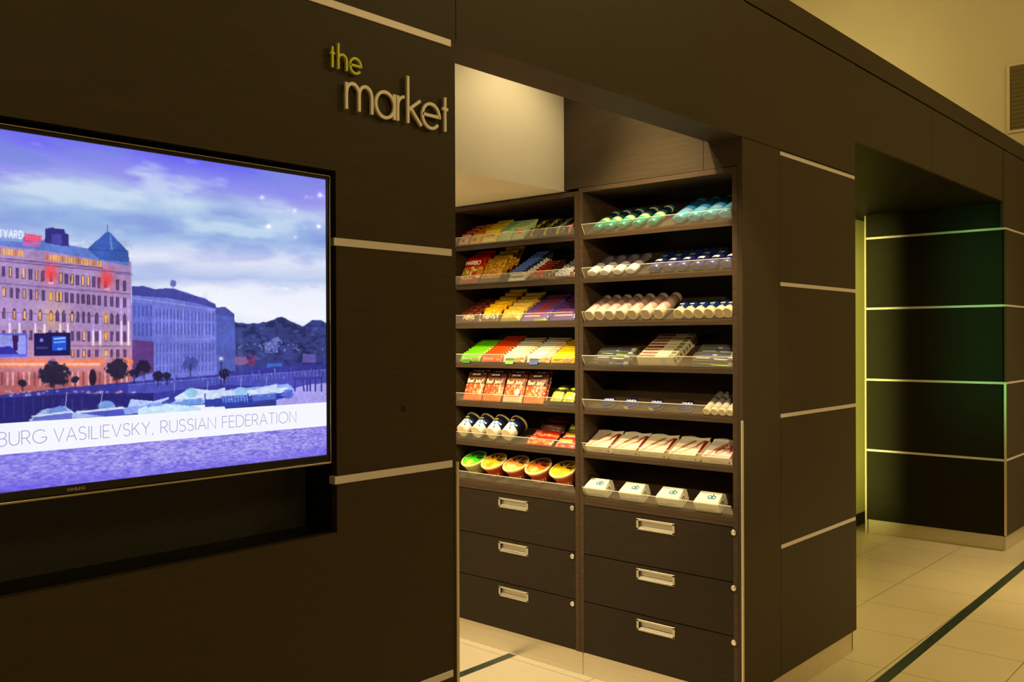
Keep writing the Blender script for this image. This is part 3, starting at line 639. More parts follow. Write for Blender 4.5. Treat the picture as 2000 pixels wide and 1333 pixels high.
a = nt.nodes.new('ShaderNodeVertexColor'); a.layer_name = 'Col'; nt.links.new(a.outputs[0], b.inputs['Emission Color']); b.inputs['Emission Strength'].default_value = 1.0
me.materials.append(m); M['screen'] = m
so = bpy.data.objects.new('screen', me); COL.objects.link(so); so.parent = tv; so.matrix_parent_inverse = Matrix.Translation(tv.location).inverted()
# cluster lamp far across the hall; it glints on the glass
hl = empty('hanging_lamp', (5.5, -7, 2.9), 'cluster lamp with small bright bulbs across the hall, glinting on the television glass', 'lamp')
M['bulb'] = mat('lit_bulb', (1, .9, .7), .3, emis=(1, .86, .62), es=60)
f = MB(); f.rings([(1.95, .006, .006, (90, 80, 60)), (2.1, .09, .09, (90, 80, 60))], 16, 'z'); f.rings([(.3, .008, .008, (90, 80, 60)), (1.96, .008, .008, (90, 80, 60))], 8, 'z')
f.rings([(.29, .42, .10, (90, 80, 60)), (.31, .42, .10, (90, 80, 60))], 20, 'z'); f.build('ceiling_rod', 'alu', hl)
for (x_, z_, r_) in [(a_, b_, c_*.42) for a_, b_, c_ in ((.34, .27, .035), (.15, .23, .018), (-.01, .06, .026), (.32, -.09, .038), (-.35, -.15, .036), (-.43, .16, .030), (-.09, .06, .015), (.0, -.24, .020), (.12, .30-.42, .014), (.22, .33-.1, .014))]:
    f = MB().rings([(z_-r_, r_*.2, r_*.2, (255, 255, 255)), (z_-r_*.7, r_*.7, r_*.7, (255, 255, 255)), (z_, r_, r_, (255, 255, 255)), (z_+r_*.7, r_*.7, r_*.7, (255, 255, 255)), (z_+r_, r_*.2, r_*.2, (255, 255, 255))], 14, 'z', (x_, 0, 0)); f.build('bulb', 'bulb', hl)
    f = MB().rings([(z_+r_, .002, .002, (60, 50, 40)), (.29, .002, .002, (60, 50, 40))], 6, 'z', (x_, 0, 0)); f.build('wire', 'alu', hl)
m = mat('screen_text_grey', (.01, .01, .01), .2, emis=lin((158, 166, 206))); M['screentext'] = m
f = MB(); st = 'ST. PETERSBURG VASILIEVSKY, RUSSIAN FEDERATION'; h_ = .0235; g_ = .175; K = 1.0
# set so that the word ends just short of the right edge
LW = (tw('VASILIEVSKY, RUSSIAN FEDERATION', g_))
kx = (.6095-.0985)/LW
x = .6095-tw(st, g_)*kx
for ch in st:
    g = GL.get(ch)
    if ch == ' ': x += .46*kx*1.0; continue
    for P in g[1]: f.ribbon([(x+p[0]*kx, p[1]*h_) for p in P], (0, -.0006, 1.3205), (1, 0, 0), (0, 0, 1), .0016, .0002, (255, 255, 255), n=(0, -1, 0))
    x += (g[0]+g_)*kx
T(f, 'caption_lettering', 'screentext')

# ------------------------------------------------------------------ shelving units
XF = 2.6575; TILT = math.radians(28); ZB = [1.9398-.1928*i for i in range(7)]; ZB[6] = .781
ORD = ['top', 'second', 'third', 'fourth', 'fifth', 'sixth', 'lowest']
UX = Vector((math.cos(TILT), 0, math.sin(TILT))); UN = Vector((-math.sin(TILT), 0, math.cos(TILT)))
def make_unit(side, y0, y1, ztop):
    loc = Vector((XF, (y0+y1)/2, 0)); u = empty('shelving_unit', loc, 'dark brown shelving unit with three drawers, %s' % side, 'shelving unit')
    def B(mb, name, m, par=None):
        for i, v in enumerate(mb.v): mb.v[i] = (v[0]-loc.x, v[1]-loc.y, v[2]-loc.z)
        o = mb.build(name, m, par or u); return o
    t = .0225
    for a, b in ((y0, y0+t), (y1-t, y1)): bevel(B(MB().box(XF, 2.978, a, b, .1092, ztop), 'side_panel', 'shelfwood'), .001)
    bevel(B(MB().box(XF, 2.978, y0+t, y1-t, ztop-.020, ztop), 'top_panel', 'shelfwood'), .001)
    B(MB().box(2.96, 2.978, y0+t, y1-t, .11, ztop-.02), 'back_panel', 'inside')
    a, b = y0+t, y1-t
    L = .318; th = .016
    for k, z in enumerate(ZB):
        f = MB(); zt = z+.0185
        c, s = math.cos(TILT), math.sin(TILT)
        f.prism([(XF+.001, z), (XF+.001, zt), (XF+.001+L*c*.96, zt+L*s*.96), (XF+.001+L*c*.96, zt+L*s*.96-.02)], a, b)
        so_ = B(f, 'shelf', 'shelfwood')
        # clear lip that keeps the goods in, square to the sloping board
        f = MB(); o_ = Vector((XF+.001, 0, zt))+UX*.010; h = .047; tk = .002
        p = [o_, o_+UN*h, o_+UN*h+UX*tk, o_+UX*tk]
        f.prism([(q.x, q.z) for q in p], a+.002, b-.002); lip = B(f, 'clear_lip', 'acrylic', u)
        lip.parent = so_
        f = MB(); q0 = o_+UN*h; f.prism([(q.x, q.z) for q in (q0, q0+UN*.0016, q0+UN*.0016+UX*tk, q0+UX*tk)], a+.002, b-.002)
        e0 = o_-UX*.0002
        f.prism([(q.x, q.z) for q in (e0, e0+UN*h, e0+UN*h+UX*tk, e0+UX*tk)], b-.0032, b-.0018)
        o2 = B(f, 'lip_edge', 'acredge'); o2.parent = so_
    # ledge under the lowest shelf
    B(MB().box(XF+.001, 2.95, a, b, .766, .780), 'drawer_top', 'shelfwood')
    zz = [.764, .5484, .3379, .1092]
    hy = (a+b)/2; hy = {0: 1.192, 1: .401}[0 if y0 > .5 else 1]
    ly = {0: .8375, 1: .0412}[0 if y0 > .5 else 1]
    for i in range(3):
        z1, z0 = zz[i]-.002, zz[i+1]+.002; hz = (.7187, .508, .2937)[i]; lz = (.7438, .5275, .3150)[i]
        A, Bn = a+.0015, b-.0015; hw, hh = .0925, .0225
        f = MB(); X0, X1 = XF+.001, XF+.019
        f.box(X0, X1, A, Bn, hz+hh, z1); f.box(X0, X1, A, Bn, z0, hz-hh); f.box(X0, X1, A, hy-hw, hz-hh, hz+hh); f.box(X0, X1, hy+hw, Bn, hz-hh, hz+hh)
        f.box(X1, 2.93, A+.01, Bn-.01, z0+.01, z0+.02); f.box(X1, 2.93, A+.01, A+.02, z0+.01, z1-.03); f.box(X1, 2.93, Bn-.02, Bn-.01, z0+.01, z1-.03); f.box(2.92, 2.93, A+.02, Bn-.02, z0+.02, z1-.03)
        d = B(f, 'drawer', 'drawerwood')
        f = MB(); w_ = .0075; X2 = X0-.0025
        f.box(X2, X0+.001, hy-hw-.001, hy+hw+.001, hz+hh-w_, hz+hh+.001); f.box(X2, X0+.001, hy-hw-.001, hy+hw+.001, hz-hh-.001, hz-hh+w_)
        f.box(X2, X0+.001, hy-hw-.001, hy-hw+w_+.002, hz-hh, hz+hh); f.box(X2, X0+.001, hy+hw-w_-.002, hy+hw+.001, hz-hh, hz+hh)
        hn = bevel(B(f, 'recessed_handle', 'pull'), .0006, 1); hn.parent = d
        f = MB(); f.box(X0+.011, X0+.013, hy-hw+.001, hy+hw-.001, hz-hh+.001, hz+hh-.001)
        f.prism([(X0+.001, hz-hh+.0085), (X0+.001, hz-hh+.0105), (X0+.010, hz-hh+.016), (X0+.010, hz-hh+.0135)], hy-hw+.012, hy+hw-.012)
        p_ = B(f, 'handle_pan', 'pull'); p_.parent = d
        f = MB().rings([(-.006, .0075, .0075, (0, 0, 0)), (-.005, .0112, .0112, (0, 0, 0)), (.001, .0115, .0115, (0, 0, 0))], 20, 'x', (X0, ly, lz))
        f.box(X0-.0066, X0-.0055, ly-.001, ly+.001, lz-.005, lz+.005)
        lk = B(f, 'lock', 'chrome'); lk.parent = d
    bevel(B(MB().box(XF+.022, XF+.04, y0-.0, y1, 0.0, .105), 'plinth', 'plinth'), .0008)
    B(MB().box(XF+.045, 2.97, y0+.01, y1-.01, .0, .1085), 'base', 'inside')
    return u
M['drawerwood'] = wood('dark_drawer_veneer', (.015, .0098, .005), (.026, .0168, .009), rough=.5, spec=.2)
make_unit('the one touching the pier', .0215, .7955, 2.1685)
make_unit('the one farther from the pier', .7975, 1.606, 2.157)

# ------------------------------------------------------------------ goods
def shelf_origin(k): return Vector((XF+.001, 0, ZB[k]+.0185))
def pose(o, k, y, u, n=0, tilt=28, spin=0, roll_=0):
    R_ = Matrix.Rotation(-math.radians(tilt), 4, 'Y') @ Matrix.Rotation(math.radians(spin), 4, 'Z') @ Matrix.Rotation(math.radians(roll_), 4, 'X')
    p = shelf_origin(k)+UX*u+UN*n+Vector((0, y, 0))
    o.location = p; o.rotation_euler = R_.to_euler()
NTH = ['front', 'second', 'third', 'fourth', 'fifth', 'sixth', 'seventh', 'eighth', 'ninth', 'tenth', 'eleventh', 'twelfth']
def proto(name, parts):
    """parts: [(part name or None for the body, MB, material)] -> (name, [(part, mesh)])"""
    out = []
    for pn, mb, m in parts:
        me = mb.mesh(pn or name); me.materials.append(M[m]); out.append((pn, me))
    return name, out
def put(pr, label, cat, group, k, y, u, n=0, tilt=28, spin=0, roll_=0):
    name, ps = pr
    body = bpy.data.objects.new(name, ps[0][1] if ps[0][0] is None else None); COL.objects.link(body)
    pose(body, k, y, u, n, tilt, spin, roll_); tag(body, label, cat, group)
    for pn, me in ps:
        if pn is None: continue
        c = bpy.data.objects.new(pn, me); COL.objects.link(c); c.parent = body
    return body
RD = (0, -1, 0)      # reading direction across an item
def file_of(pr, what, cat, group, k, y, u0, du, n, tilt=28, n0=0, dn=0, jit=.003, spin=0, where=None):
    for i in range(n):
        yy = y+random.uniform(-jit, jit)*(i > 0)
        lab = '%s, %s of its row, %s shelf' % (what, 'frontmost' if i == 0 else ('rearmost' if i == n-1 else NTH[i]), ORD[k])
        if where: lab += ' '+where
        put(pr, lab, cat, group, k, yy, u0+du*i, n0+dn*i, tilt, spin+random.uniform(-1.5, 1.5)*(i > 0))

# ---- right unit, top shelf: teal gel bottles and blue bottles
TEAL = (44, 160, 134); NAVY = (22, 40, 92); SIL = (190, 195, 190); LIME = (200, 215, 90)
def gel_bottle():
    f = MB().rings([(0, .016, .010, TEAL), (.004, .023, .015, TEAL), (.03, .026, .018, (74, 168, 140)), (.055, .027, .019, (225, 235, 200)), (.070, .027, .019, LIME), (.082, .027, .019, (30, 70, 90)), (.135, .025, .018, (25, 60, 84)), (.145, .020, .015, (30, 60, 80))], 20)
    for i, v in enumerate(f.v): f.v[i] = (v[0], v[1], v[2]+.019)
    c = MB().rings([(.145, .0235, .0165, SIL), (.149, .026, .0185, (46, 90, 110)), (.168, .025, .018, SIL), (.171, .022, .015, SIL)], 20, c0=(0, 0, .019))
    l = MB(); l.text('Gel', (.062, 0, .0387), RD, (1, 0, 0), .011, .0016, (40, 120, 90)) if 'G' in GL else None
    return proto('shower_gel_bottle', [(None, f, 'gel'), ('cap', c, 'plastic')])
gb = gel_bottle()
ys = [.703, .642, .573, .496, .419]
for i, y in enumerate(ys):
    put(gb, 'teal gel bottle lying on the top shelf, %s from the divider' % ('first', 'second', 'third', 'fourth', 'fifth')[i], 'bottle', 'teal gel bottles', 0, y, .016, spin=-4+i)
AQ = (66, 168, 196)
f = MB().rings([(0, .022, .012, AQ), (.005, .031, .019, AQ), (.035, .034, .021, (110, 156, 196)), (.075, .034, .021, (40, 120, 175)), (.16, .033, .021, (30, 100, 160)), (.175, .024, .016, (30, 90, 150))], 22)
for i, v in enumerate(f.v): f.v[i] = (v[0], v[1], v[2]+.0215)
c = MB().rings([(.175, .026, .017, (60, 130, 180)), (.205, .024, .016, (50, 120, 170)), (.208, .021, .013, (50, 120, 170))], 20, c0=(0, 0, .0215))
bb = proto('blue_bottle', [(None, f, 'gel'), ('cap', c, 'plastic')])
for i, y in enumerate((.290, .220, .150, .080)):
    put(bb, 'large aqua blue bottle lying on the top shelf, %s from the pier' % ('farthest', 'third', 'second', 'nearest')[i], 'bottle', 'aqua blue bottles', 0, y, .017, spin=-3)
# ---- second shelf: white oval bottles, navy bottles
W_ = (236, 232, 230)
f = MB().rings([(.0, .018, .011, W_), (.003, .026, .0165, W_), (.045, .0265, .017, (205, 200, 205)), (.0455, .0255, .016, (126, 116, 128)), (.15, .0245, .015, (96, 92, 110)), (.17, .02, .012, (96, 92, 110))], 22)
f2 = MB().rings([(-.0002, .015, .0085, (214, 214, 226)), (.0005, .016, .009, (214, 214, 226))], 22)
for g in (f, f2):
    for i, v in enumerate(g.v): g.v[i] = (v[0], v[1], v[2]+.0175)
wb = proto('white_bottle', [(None, f, 'plastic'), ('cap_ring', f2, 'plastic')])
for i, y in enumerate((.728, .662, .594, .526)):
    put(wb, 'white oval-capped bottle lying on the second shelf, %s from the divider' % ('first', 'second', 'third', 'fourth')[i], 'bottle', 'white oval bottles', 1, y, .014)
NV = (26, 30, 84)
f = MB().rings([(0, .020, .012, (60, 60, 130)), (.004, .029, .017, (52, 52, 118)), (.03, .030, .018, NV), (.14, .028, .018, NV), (.16, .022, .014, NV)], 22)
for i, v in enumerate(f.v): f.v[i] = (v[0], v[1], v[2]+.0185)
l = MB(); l2 = MB()
for j in range(6):
    a0, a1 = math.radians(60+j*10), math.radians(70+j*10)
    l.quad((.046, .0305*math.cos(a0), .0185+.0188*math.sin(a0)), (.046, .0305*math.cos(a1), .0185+.0188*math.sin(a1)), (.062, .0302*math.cos(a1), .0185+.0188*math.sin(a1)), (.062, .0302*math.cos(a0), .0185+.0188*math.sin(a0)), (225, 220, 200))
    l2.quad((.085, .0302*math.cos(a0), .0185+.0187*math.sin(a0)), (.085, .0302*math.cos(a1), .0185+.0187*math.sin(a1)), (.105, .0300*math.cos(a1), .0185+.0187*math.sin(a1)), (.105, .0300*math.cos(a0), .0185+.0187*math.sin(a0)), (90, 130, 140))
nb = proto('navy_bottle', [(None, f, 'plastic'), ('silver_label', l, 'plastic'), ('teal_label', l2, 'plastic')])
for i, y in enumerate((.411, .344, .277, .210, .143, .076)):
    put(nb, 'navy bottle with silver label on the second shelf, %s from the pier' % ('sixth', 'fifth', 'fourth', 'third', 'second', 'nearest')[i], 'bottle', 'navy bottles with silver labels', 1, y, .016, spin=-3)
# ---- third shelf: seven spray cans, six roll-ons
CR = (246, 226, 190); PK = (196, 160, 150)
f = MB().rings([(.034, .0235, .0235, PK), (.036, .0255, .0255, PK), (.10, .0255, .0255, (150, 125, 120)), (.135, .0255, .0255, (60, 52, 56)), (.1365, .022, .022, (40, 36, 40)), (.139, .0245, .0245, (170, 145, 130)), (.160, .0245, .0245, (150, 130, 120)), (.163, .021, .021, (150, 130, 120))], 24, c0=(0, 0, .0257))
c = MB().rings([(.005, .0165, .0165, (196, 166, 112)), (.0015, .0195, .0195, CR), (.0, .0215, .0215, CR), (.002, .0248, .0248, CR), (.034, .0253, .0253, CR), (.035, .0235, .0235, CR)], 24, c0=(0, 0, .0257))
l = MB()
for q in range(4): l.ribbon([(-.012+q*.001, 0), (.012-q*.002, 0)], (.062+q*.011, 0, .0515), RD, (1, 0, 0), .0035, .0002, (150, 70, 90) if q % 2 else (120, 100, 110))
sc_ = proto('spray_can', [(None, f, 'plastic'), ('cap', c, 'plastic'), ('label_print', l, 'pack')])
for i, y in enumerate((.742, .689, .633, .576, .515, .449, .385)):
    put(sc_, 'pinkish spray can with cream cap on the third shelf, %s from the divider' % (NTH[i] if i else 'first'), 'spray can', 'pinkish spray cans', 2, y, .015, spin=-2)
f = MB().rings([(.030, .019, .019, NAVY), (.034, .0225, .0225, NAVY), (.075, .0215, .0215, (26, 50, 100)), (.095, .018, .018, NAVY), (.10, .014, .014, NAVY)], 22, c0=(0, 0, .0227))
c = MB().rings([(.006, .012, .012, (206, 176, 110)), (.001, .018, .018, (250, 230, 184)), (.0, .0195, .0195, (250, 230, 184)), (.002, .022, .022, (250, 230, 184)), (.03, .0215, .0215, (250, 230, 184)), (.031, .019, .019, CR)], 22, c0=(0, 0, .0227))
l = MB()
l.ribbon([(-.010, 0), (.010, 0)], (.050, 0, .0454), RD, (1, 0, 0), .008, .0002, (210, 215, 225))
ro = proto('roll_on_deodorant', [(None, f, 'plastic'), ('cap', c, 'plastic'), ('label_print', l, 'pack')])
for i, y in enumerate((.290, .241, .192, .143, .094, .0455+.022)):
    if i == 5: y = .0685-.0
    put(ro, 'navy roll-on deodorant with cream cap on the third shelf, %s from the pier' % ('sixth', 'fifth', 'fourth', 'third', 'second', 'nearest')[i], 'deodorant', 'navy roll-on deodorants', 2, (.290, .2435, .197, .1505, .104, .0575+.011)[i], .014)
# ---- fourth shelf: toothbrushes, toothpaste cartons
def brush_pack(c1, c2, sd):
    R = random.Random(sd); f = MB(); pts = [(.0, .0), (.03, .004), (.07, -.003), (.11, .002), (.15, 0)]
    f.box(-.012, .014, -.10, .10, 0, .0012, (64, 70, 66))
    b = MB()
    secs = []
    for i in range(9):
        t_ = i/8; secs.append((-.085+.165*t_, .0032+.003*math.sin(math.pi*t_)*(t_ < .6), .003, c1 if i % 4 else c2))
    b.rings(secs, 8, 'x', (0, 0, .007))
    for i, v in enumerate(b.v): b.v[i] = (v[1]+.004*math.sin(v[0]*30), v[0], v[2])
    h = MB().box(-.005, .005, -.088, -.068, .008, .017, (235, 235, 225)); 
    cv = MB().prism([(-.011, .0013), (-.009, .018), (.010, .018), (.012, .0013)], -.095, .095, (200, 205, 200))
    return proto('toothbrush_pack', [('backing_card', f, 'card'), ('toothbrush', b, 'plastic'), ('bristles', h, 'plastic'), ('clear_blister', cv, 'acrylic')])
bp_ = [brush_pack((70, 96, 190), (235, 235, 230), 1), brush_pack((150, 200, 90), (60, 90, 160), 2), brush_pack((225, 228, 235), (60, 90, 190), 3), brush_pack((190, 220, 60), (230, 230, 230), 4)]
for i, (u, n, v, cn) in enumerate(((.020, 0, 0, 'blue'), (.050, .001, 2, 'white'), (.078, .001, 1, 'green'), (.106, .001, 0, 'blue'), (.028, .020, 2, 'white'), (.062, .020, 1, 'green'), (.092, .0205, 0, 'blue'))):
    put(bp_[v], '%s toothbrush in a clear blister, %s in the heap left of the toothpaste cartons' % (cn, ('front bottom', 'second bottom', 'third bottom', 'rear bottom', 'front upper', 'middle upper', 'rear upper')[i]), 'toothbrush', 'toothbrushes beside the divider', 3, .628+random.uniform(-.004, .004), u, n, spin=random.uniform(-3, 3))
for i in range(9):
    u = .020+.030*(i % 5); n = .0205*(i//5)+.0005
    put(bp_[(3, 2, 0, 2, 1, 2, 0, 2, 0)[i]], 'blistered toothbrush in the heap beside the pier, %s row, %s from the lip' % ('bottom' if i < 5 else 'upper', NTH[i % 5] if i % 5 else 'first'), 'toothbrush', 'toothbrushes beside the pier', 3, .137+random.uniform(-.004, .004), u+.01*(i//5), n, spin=random.uniform(-3, 3))
def tp_box():
    f = MB(); CW = (240, 224, 192)
    f.box(0, .0245, -.089, .089, 0, .0405, CW, {'-x': (236, 222, 190), '+z': (226, 214, 190)})
    for j in range(2): f.quad((.004, .089-.002, .0409), (.021, .089-.002, .0409), (.021, .002, .0409), (.004, .002, .0409), (206, 196, 178))
    l = MB(); l.text('PARODONT', (.0065, .045, .0412), RD, (1, 0, 0), .010, .0022, (170, 36, 40), fit=.072)
    l.quad((.003, -.086, .0412), (.022, -.086, .0412), (.022, -.06, .0412), (.003, -.06, .0412), (110, 120, 70)); l.quad((.006, -.05, .0412), (.012, -.05, .0412), (.012, -.012, .0412), (.006, -.012, .0412), (180, 170, 150))
    l.quad((-.0003, -.05, .006), (-.0003, -.05, .034), (-.0003, -.028, .034), (-.0003, -.028, .006), (204, 206, 206)); l.quad((-.0003, -.08, .004), (-.0003, -.08, .010), (-.0003, .08, .010), (-.0003, .08, .004), (214, 214, 190))
    for s_ in (1, -1):
        q = [(.004, s_*.0893, .010), (.004, s_*.0893, .030), (.018, s_*.0893, .026), (.018, s_*.0893, .012)]
        l.quad(*(q if s_ > 0 else q[::-1]), (150, 130, 100))
    return proto('toothpaste_carton', [(None, f, 'card'), ('label_print', l, 'card')])
tb = tp_box()
file_of(tb, 'cream toothpaste carton with red print', 'carton', 'toothpaste cartons', 3, .400, .015, .0262, 8, jit=.0015)
# ---- fifth shelf: navy tins and grey tubes
def tin(cream):
    f = MB().rings([(0, .031, .031, (190, 190, 196)), (.002, .0335, .0335, (190, 190, 200)), (.010, .034, .034, (200, 200, 205)), (.011, .0345, .0345, (30, 34, 110)), (.019, .0345, .0345, (26, 30, 104)), (.0205, .032, .032, (24, 28, 100)), (.0206, .001, .001, (24, 28, 100))], 32, 'z')
    l = MB(); l.text('NIVEA', (.004, 0, .0209), RD, (1, 0, 0), .0115, .0028, (235, 235, 245), fit=.047)
    out = [(None, f, 'plastic'), ('lid_lettering', l, 'plastic')]
    if cream:
        c = MB(); n0_ = []
        for j in range(8):
            a0, a1 = math.radians(180+j*9-8), math.radians(180+(j+1)*9-8)
            c.quad((.0348*math.cos(a0), -.0348*math.sin(a0), .003), (.0348*math.cos(a0), -.0348*math.sin(a0), .017), (.0348*math.cos(a1), -.0348*math.sin(a1), .017), (.0348*math.cos(a1), -.0348*math.sin(a1), .003), (245, 225, 150))
        for j in range(8): c.f[j] = c.f[j][::-1]
        out.append(('price_sticker', c, 'card'))
    return proto('cream_tin', out)
t0, t1 = tin(False), tin(True)
for i, (y, p_) in enumerate(((.664, t0), (.547, t1), (.420, t1), (.272, t0))):
    put(p_, 'round navy cream tin on the fifth shelf, %s from the divider' % ('first', 'second', 'third', 'last')[i], 'tin', 'round navy tins', 4, y, .052)
GY = (120, 118, 112)
f = MB().rings([(.014, .0155, .0155, (214, 200, 170)), (.016, .0163, .0163, (200, 190, 170)), (.05, .0163, .0163, GY), (.085, .0163, .0163, (40, 42, 50)), (.093, .0163, .0163, GY), (.135, .016, .016, (90, 90, 92)), (.137, .013, .013, GY)], 20, c0=(0, 0, .0165))
c = MB().rings([(.004, .0085, .0085, (245, 224, 180)), (.001, .0115, .0115, (252, 236, 200)), (0, .0128, .0128, (252, 236, 200)), (.002, .0158, .0158, (252, 236, 200)), (.014, .0162, .0162, (252, 236, 200))], 20, c0=(0, 0, .0165))
tu = proto('small_grey_can', [(None, f, 'plastic'), ('cap', c, 'plastic')])
for i, y in enumerate((.150, .1155, .081, .0465+.0155)):
    put(tu, 'slim grey can with cream cap on the fifth shelf, %s from the pier' % ('fourth', 'third', 'second', 'nearest')[i], 'can', 'slim grey cans', 4, (.163, .129, .095, .061)[i], .013)
# ---- sixth shelf: hosiery packets
def packet(alt):
    f = MB(); F_ = (246, 232, 200)
    f.box(0, .118, -.067, .067, 0, .030, F_, {'+z': (238, 222, 198) if not alt else (214, 200, 204)})
    l = MB(); z = .0304
    l.quad((.0, -.067, z), (.110, -.067, z), (.110, -.050, z), (.0, -.058, z), (120, 22, 30))
    for (x0, ya, x1, yb, wd, c_) in ((.015, .05, .085, .0, .010, (206, 150, 120)), (.01, .02, .07, -.035, .009, (214, 162, 130)), (.05, .03, .105, -.01, .012, (150, 110, 70)), (.06, -.03, .11, -.05, .010, (170, 60, 50)), (.005, .058, .02, .03, .006, (190, 110, 90))):
        l.ribbon([(-ya, x0), (-(ya+yb)/2-.004, (x0+x1)/2), (-yb, x1)], (0, 0, z), RD, (1, 0, 0), wd, .0002, c_)
    if alt:
        for j in range(12): l.ribbon([(-.03+random.random()*.08, .02+random.random()*.07), (-.02+random.random()*.08, .03+random.random()*.07)], (0, 0, z+.0003), RD, (1, 0, 0), .006, .0002, (150, 50, 40) if j % 2 else (190, 120, 80))
    l.text('ELEGANT', (-.0004, .0, .012), RD, (0, 0, 1), .006, .0009, (170, 140, 100), fit=.05)
    l.quad((-.0004, -.058, .008), (-.0004, -.058, .016), (-.0004, -.051, .016), (-.0004, -.051, .008), (90, 60, 40))
    h = MB(); n_ = 12
    for i in range(n_):
        y0_, y1_ = -.067+.134*i/n_, -.067+.134*(i+1)/n_; e = lambda y_: .118+.010+.006*math.sin(y_*60)
        h.quad((.112, y0_, .0305), (e(y0_), y0_, .0335), (e(y1_), y1_, .0335), (.112, y1_, .0305), (232, 222, 206))
        h.quad((.112, y0_, .0300), (.112, y1_, .0300), (e(y1_), y1_, .0330), (e(y0_), y0_, .0330), (232, 222, 206))
    return proto('hosiery_packet', [(None, f, 'card'), ('cover_print', l, 'card'), ('top_flap', h, 'card')])
hp, hp2 = packet(False), packet(True)
for i, y in enumerate((.700, .556, .417, .270, .119)):
    put(hp if i < 4 else hp2, ['cream hosiery packet with red spine on the sixth shelf, %s from the divider', 'pale hosiery packet with dark red picture on the sixth shelf, %s'][i == 4] % ('first', 'second', 'third', 'fourth', 'beside the pier')[i], 'packet', 'hosiery packets', 5, y, .016)
# ---- lowest shelf: tampon boxes
def obbox():
    f = MB(); w2 = .055; C_ = (240, 236, 216)
    f.v = [(0, -w2, 0), (0, w2, 0), (.066, w2, 0), (.066, -w2, 0), (-.004, -w2-.002, .042), (-.004, w2+.002, .042), (.004, -w2+.003, .050), (.004, w2-.003, .050), (.060, w2-.006, .054), (.060, -w2+.006, .054), (.068, w2, .046), (.068, -w2, .046)]
    for q in ((0, 3, 2, 1), (0, 1, 5, 4), (4, 5, 7, 6), (6, 7, 8, 9), (9, 8, 10, 11), (3, 11, 10, 2), (1, 2, 10, 8, 7, 5), (0, 4, 6, 9, 11, 3)):
        f.f.append(q); f.c.append(C_); f.smooth.append(False)
    l = MB(); z0_, sl = .0506, .004/.056
    l.text('ob', (.022, -.014, .0522), RD, (1, 0, .07), .026, .0042, (20, 110, 160), gap=.1)
    l.ribbon([(-.030, 0), (-.012, .004), (.0, 0), (.012, .003), (.022, 0)], (.018, -.01, .0520), RD, (1, 0, .07), .0012, .0002, (110, 170, 180))
    l.ribbon([(-.045, .0), (-.012, .0)], (.05, 0, .0542), RD, (1, 0, .07), .004, .0002, (196, 214, 220))
    for j in range(9): l.ribbon([(-.044+j*.009, .0), (-.039+j*.009, .0)], (-.0014, 0, .012), RD, (-.09, 0, 1), .006 if j < 2 else .004, .0002, (150, 160, 170))
    for j in range(6): l.ribbon([(-.01+j*.009, .0), (-.005+j*.009, .0)], (-.0020, 0, .018), RD, (-.09, 0, 1), .003, .0002, (120, 170, 160))
    l.ribbon([(.02, .02), (.035, .02), (.035, .035), (.02, .035), (.02, .02)], (0, -w2-.0008, 0), (1, 0, 0), (0, 0, 1), .004, .0002, (40, 50, 60))
    return proto('tampon_box', [(None, f, 'card'), ('label_print', l, 'card')])
ob_ = obbox()
for i, y in enumerate((.710, .524, .338, .160)):
    put(ob_, 'small cream box with blue ob lettering on the lowest shelf, %s from the divider' % ('first', 'second', 'third', 'fourth')[i], 'box', 'cream ob boxes', 6, y, .016)

# ---- left unit
def mottle(cols, seed, n=24):
    R = random.Random(seed); g = [[R.choice(cols) for _ in range(n)] for _ in range(n)]
    return lambda a, b: g[int(a*n) % n][int(b*n) % n]
def panel_bag(name, L, W, T, zones, txt=None, mat_='foil', seed=1, nx=12, ny=10, mot=None):
    """zones: [(a0, a1, b0, b1, colour)] later wins; mot: (a0, a1, colours)"""
    mt = mottle(mot[2], seed) if mot else None
    def cf(a, b):
        c = zones[0][4]
        for z in zones:
            if z[0] <= a <= z[1] and z[2] <= b <= z[3]: c = z[4]
        if mot and mot[0] <= a <= mot[1] and (len(mot) < 5 or mot[3] <= b <= mot[4]): c = mt(a, b)
        return c
    f = MB().bag(L, W, T, cf, nx, ny, wr=.0018, seed=seed); parts = [(None, f, mat_)]
    if txt:
        l = MB()
        for (st, a, hh, wd, col, ft) in txt: l.text(st, (a*L, 0, T+.0012), RD, (1, 0, 0), hh, wd, col, fit=ft)
        parts.append(('label_lettering', l, 'card'))
    return proto(name, parts)
# top shelf: gum and candy bags, clipped dark bags
def gum(nm, c1, c2, c3, seed, W=.078): return panel_bag(nm, .075, W, .014, [(0, 1, 0, 1, c1), (.12, .5, .12, .88, c2), (.18, .42, .35, .62, c3), (.6, .85, .1, .9, c2)], None, seed=seed)
g1 = gum('gum_bag', (196, 30, 30), (230, 190, 160), (120, 20, 20), 1); g2 = gum('gum_bag', (226, 130, 14), (244, 190, 40), (110, 50, 10), 2)
g3 = panel_bag('candy_bag', .085, .104, .018, [(0, 1, 0, 1, (240, 214, 60)), (.3, .5, .25, .75, (200, 60, 40)), (.12, .2, .1, .9, (250, 240, 130))], None, 'pack', 3)
g4 = panel_bag('candy_bag', .085, .088, .018, [(0, 1, 0, 1, (170, 212, 150)), (.3, .55, .2, .8, (240, 240, 220)), (.42, .52, .25, .75, (210, 40, 50)), (.62, .8, .2, .8, (110, 180, 110))], None, 'pack', 4)
g5 = panel_bag('candy_bag', .085, .080, .018, [(0, 1, 0, 1, (190, 216, 150)), (.3, .55, .2, .8, (230, 120, 110)), (.38, .5, .25, .75, (240, 236, 210))], None, 'pack', 5)
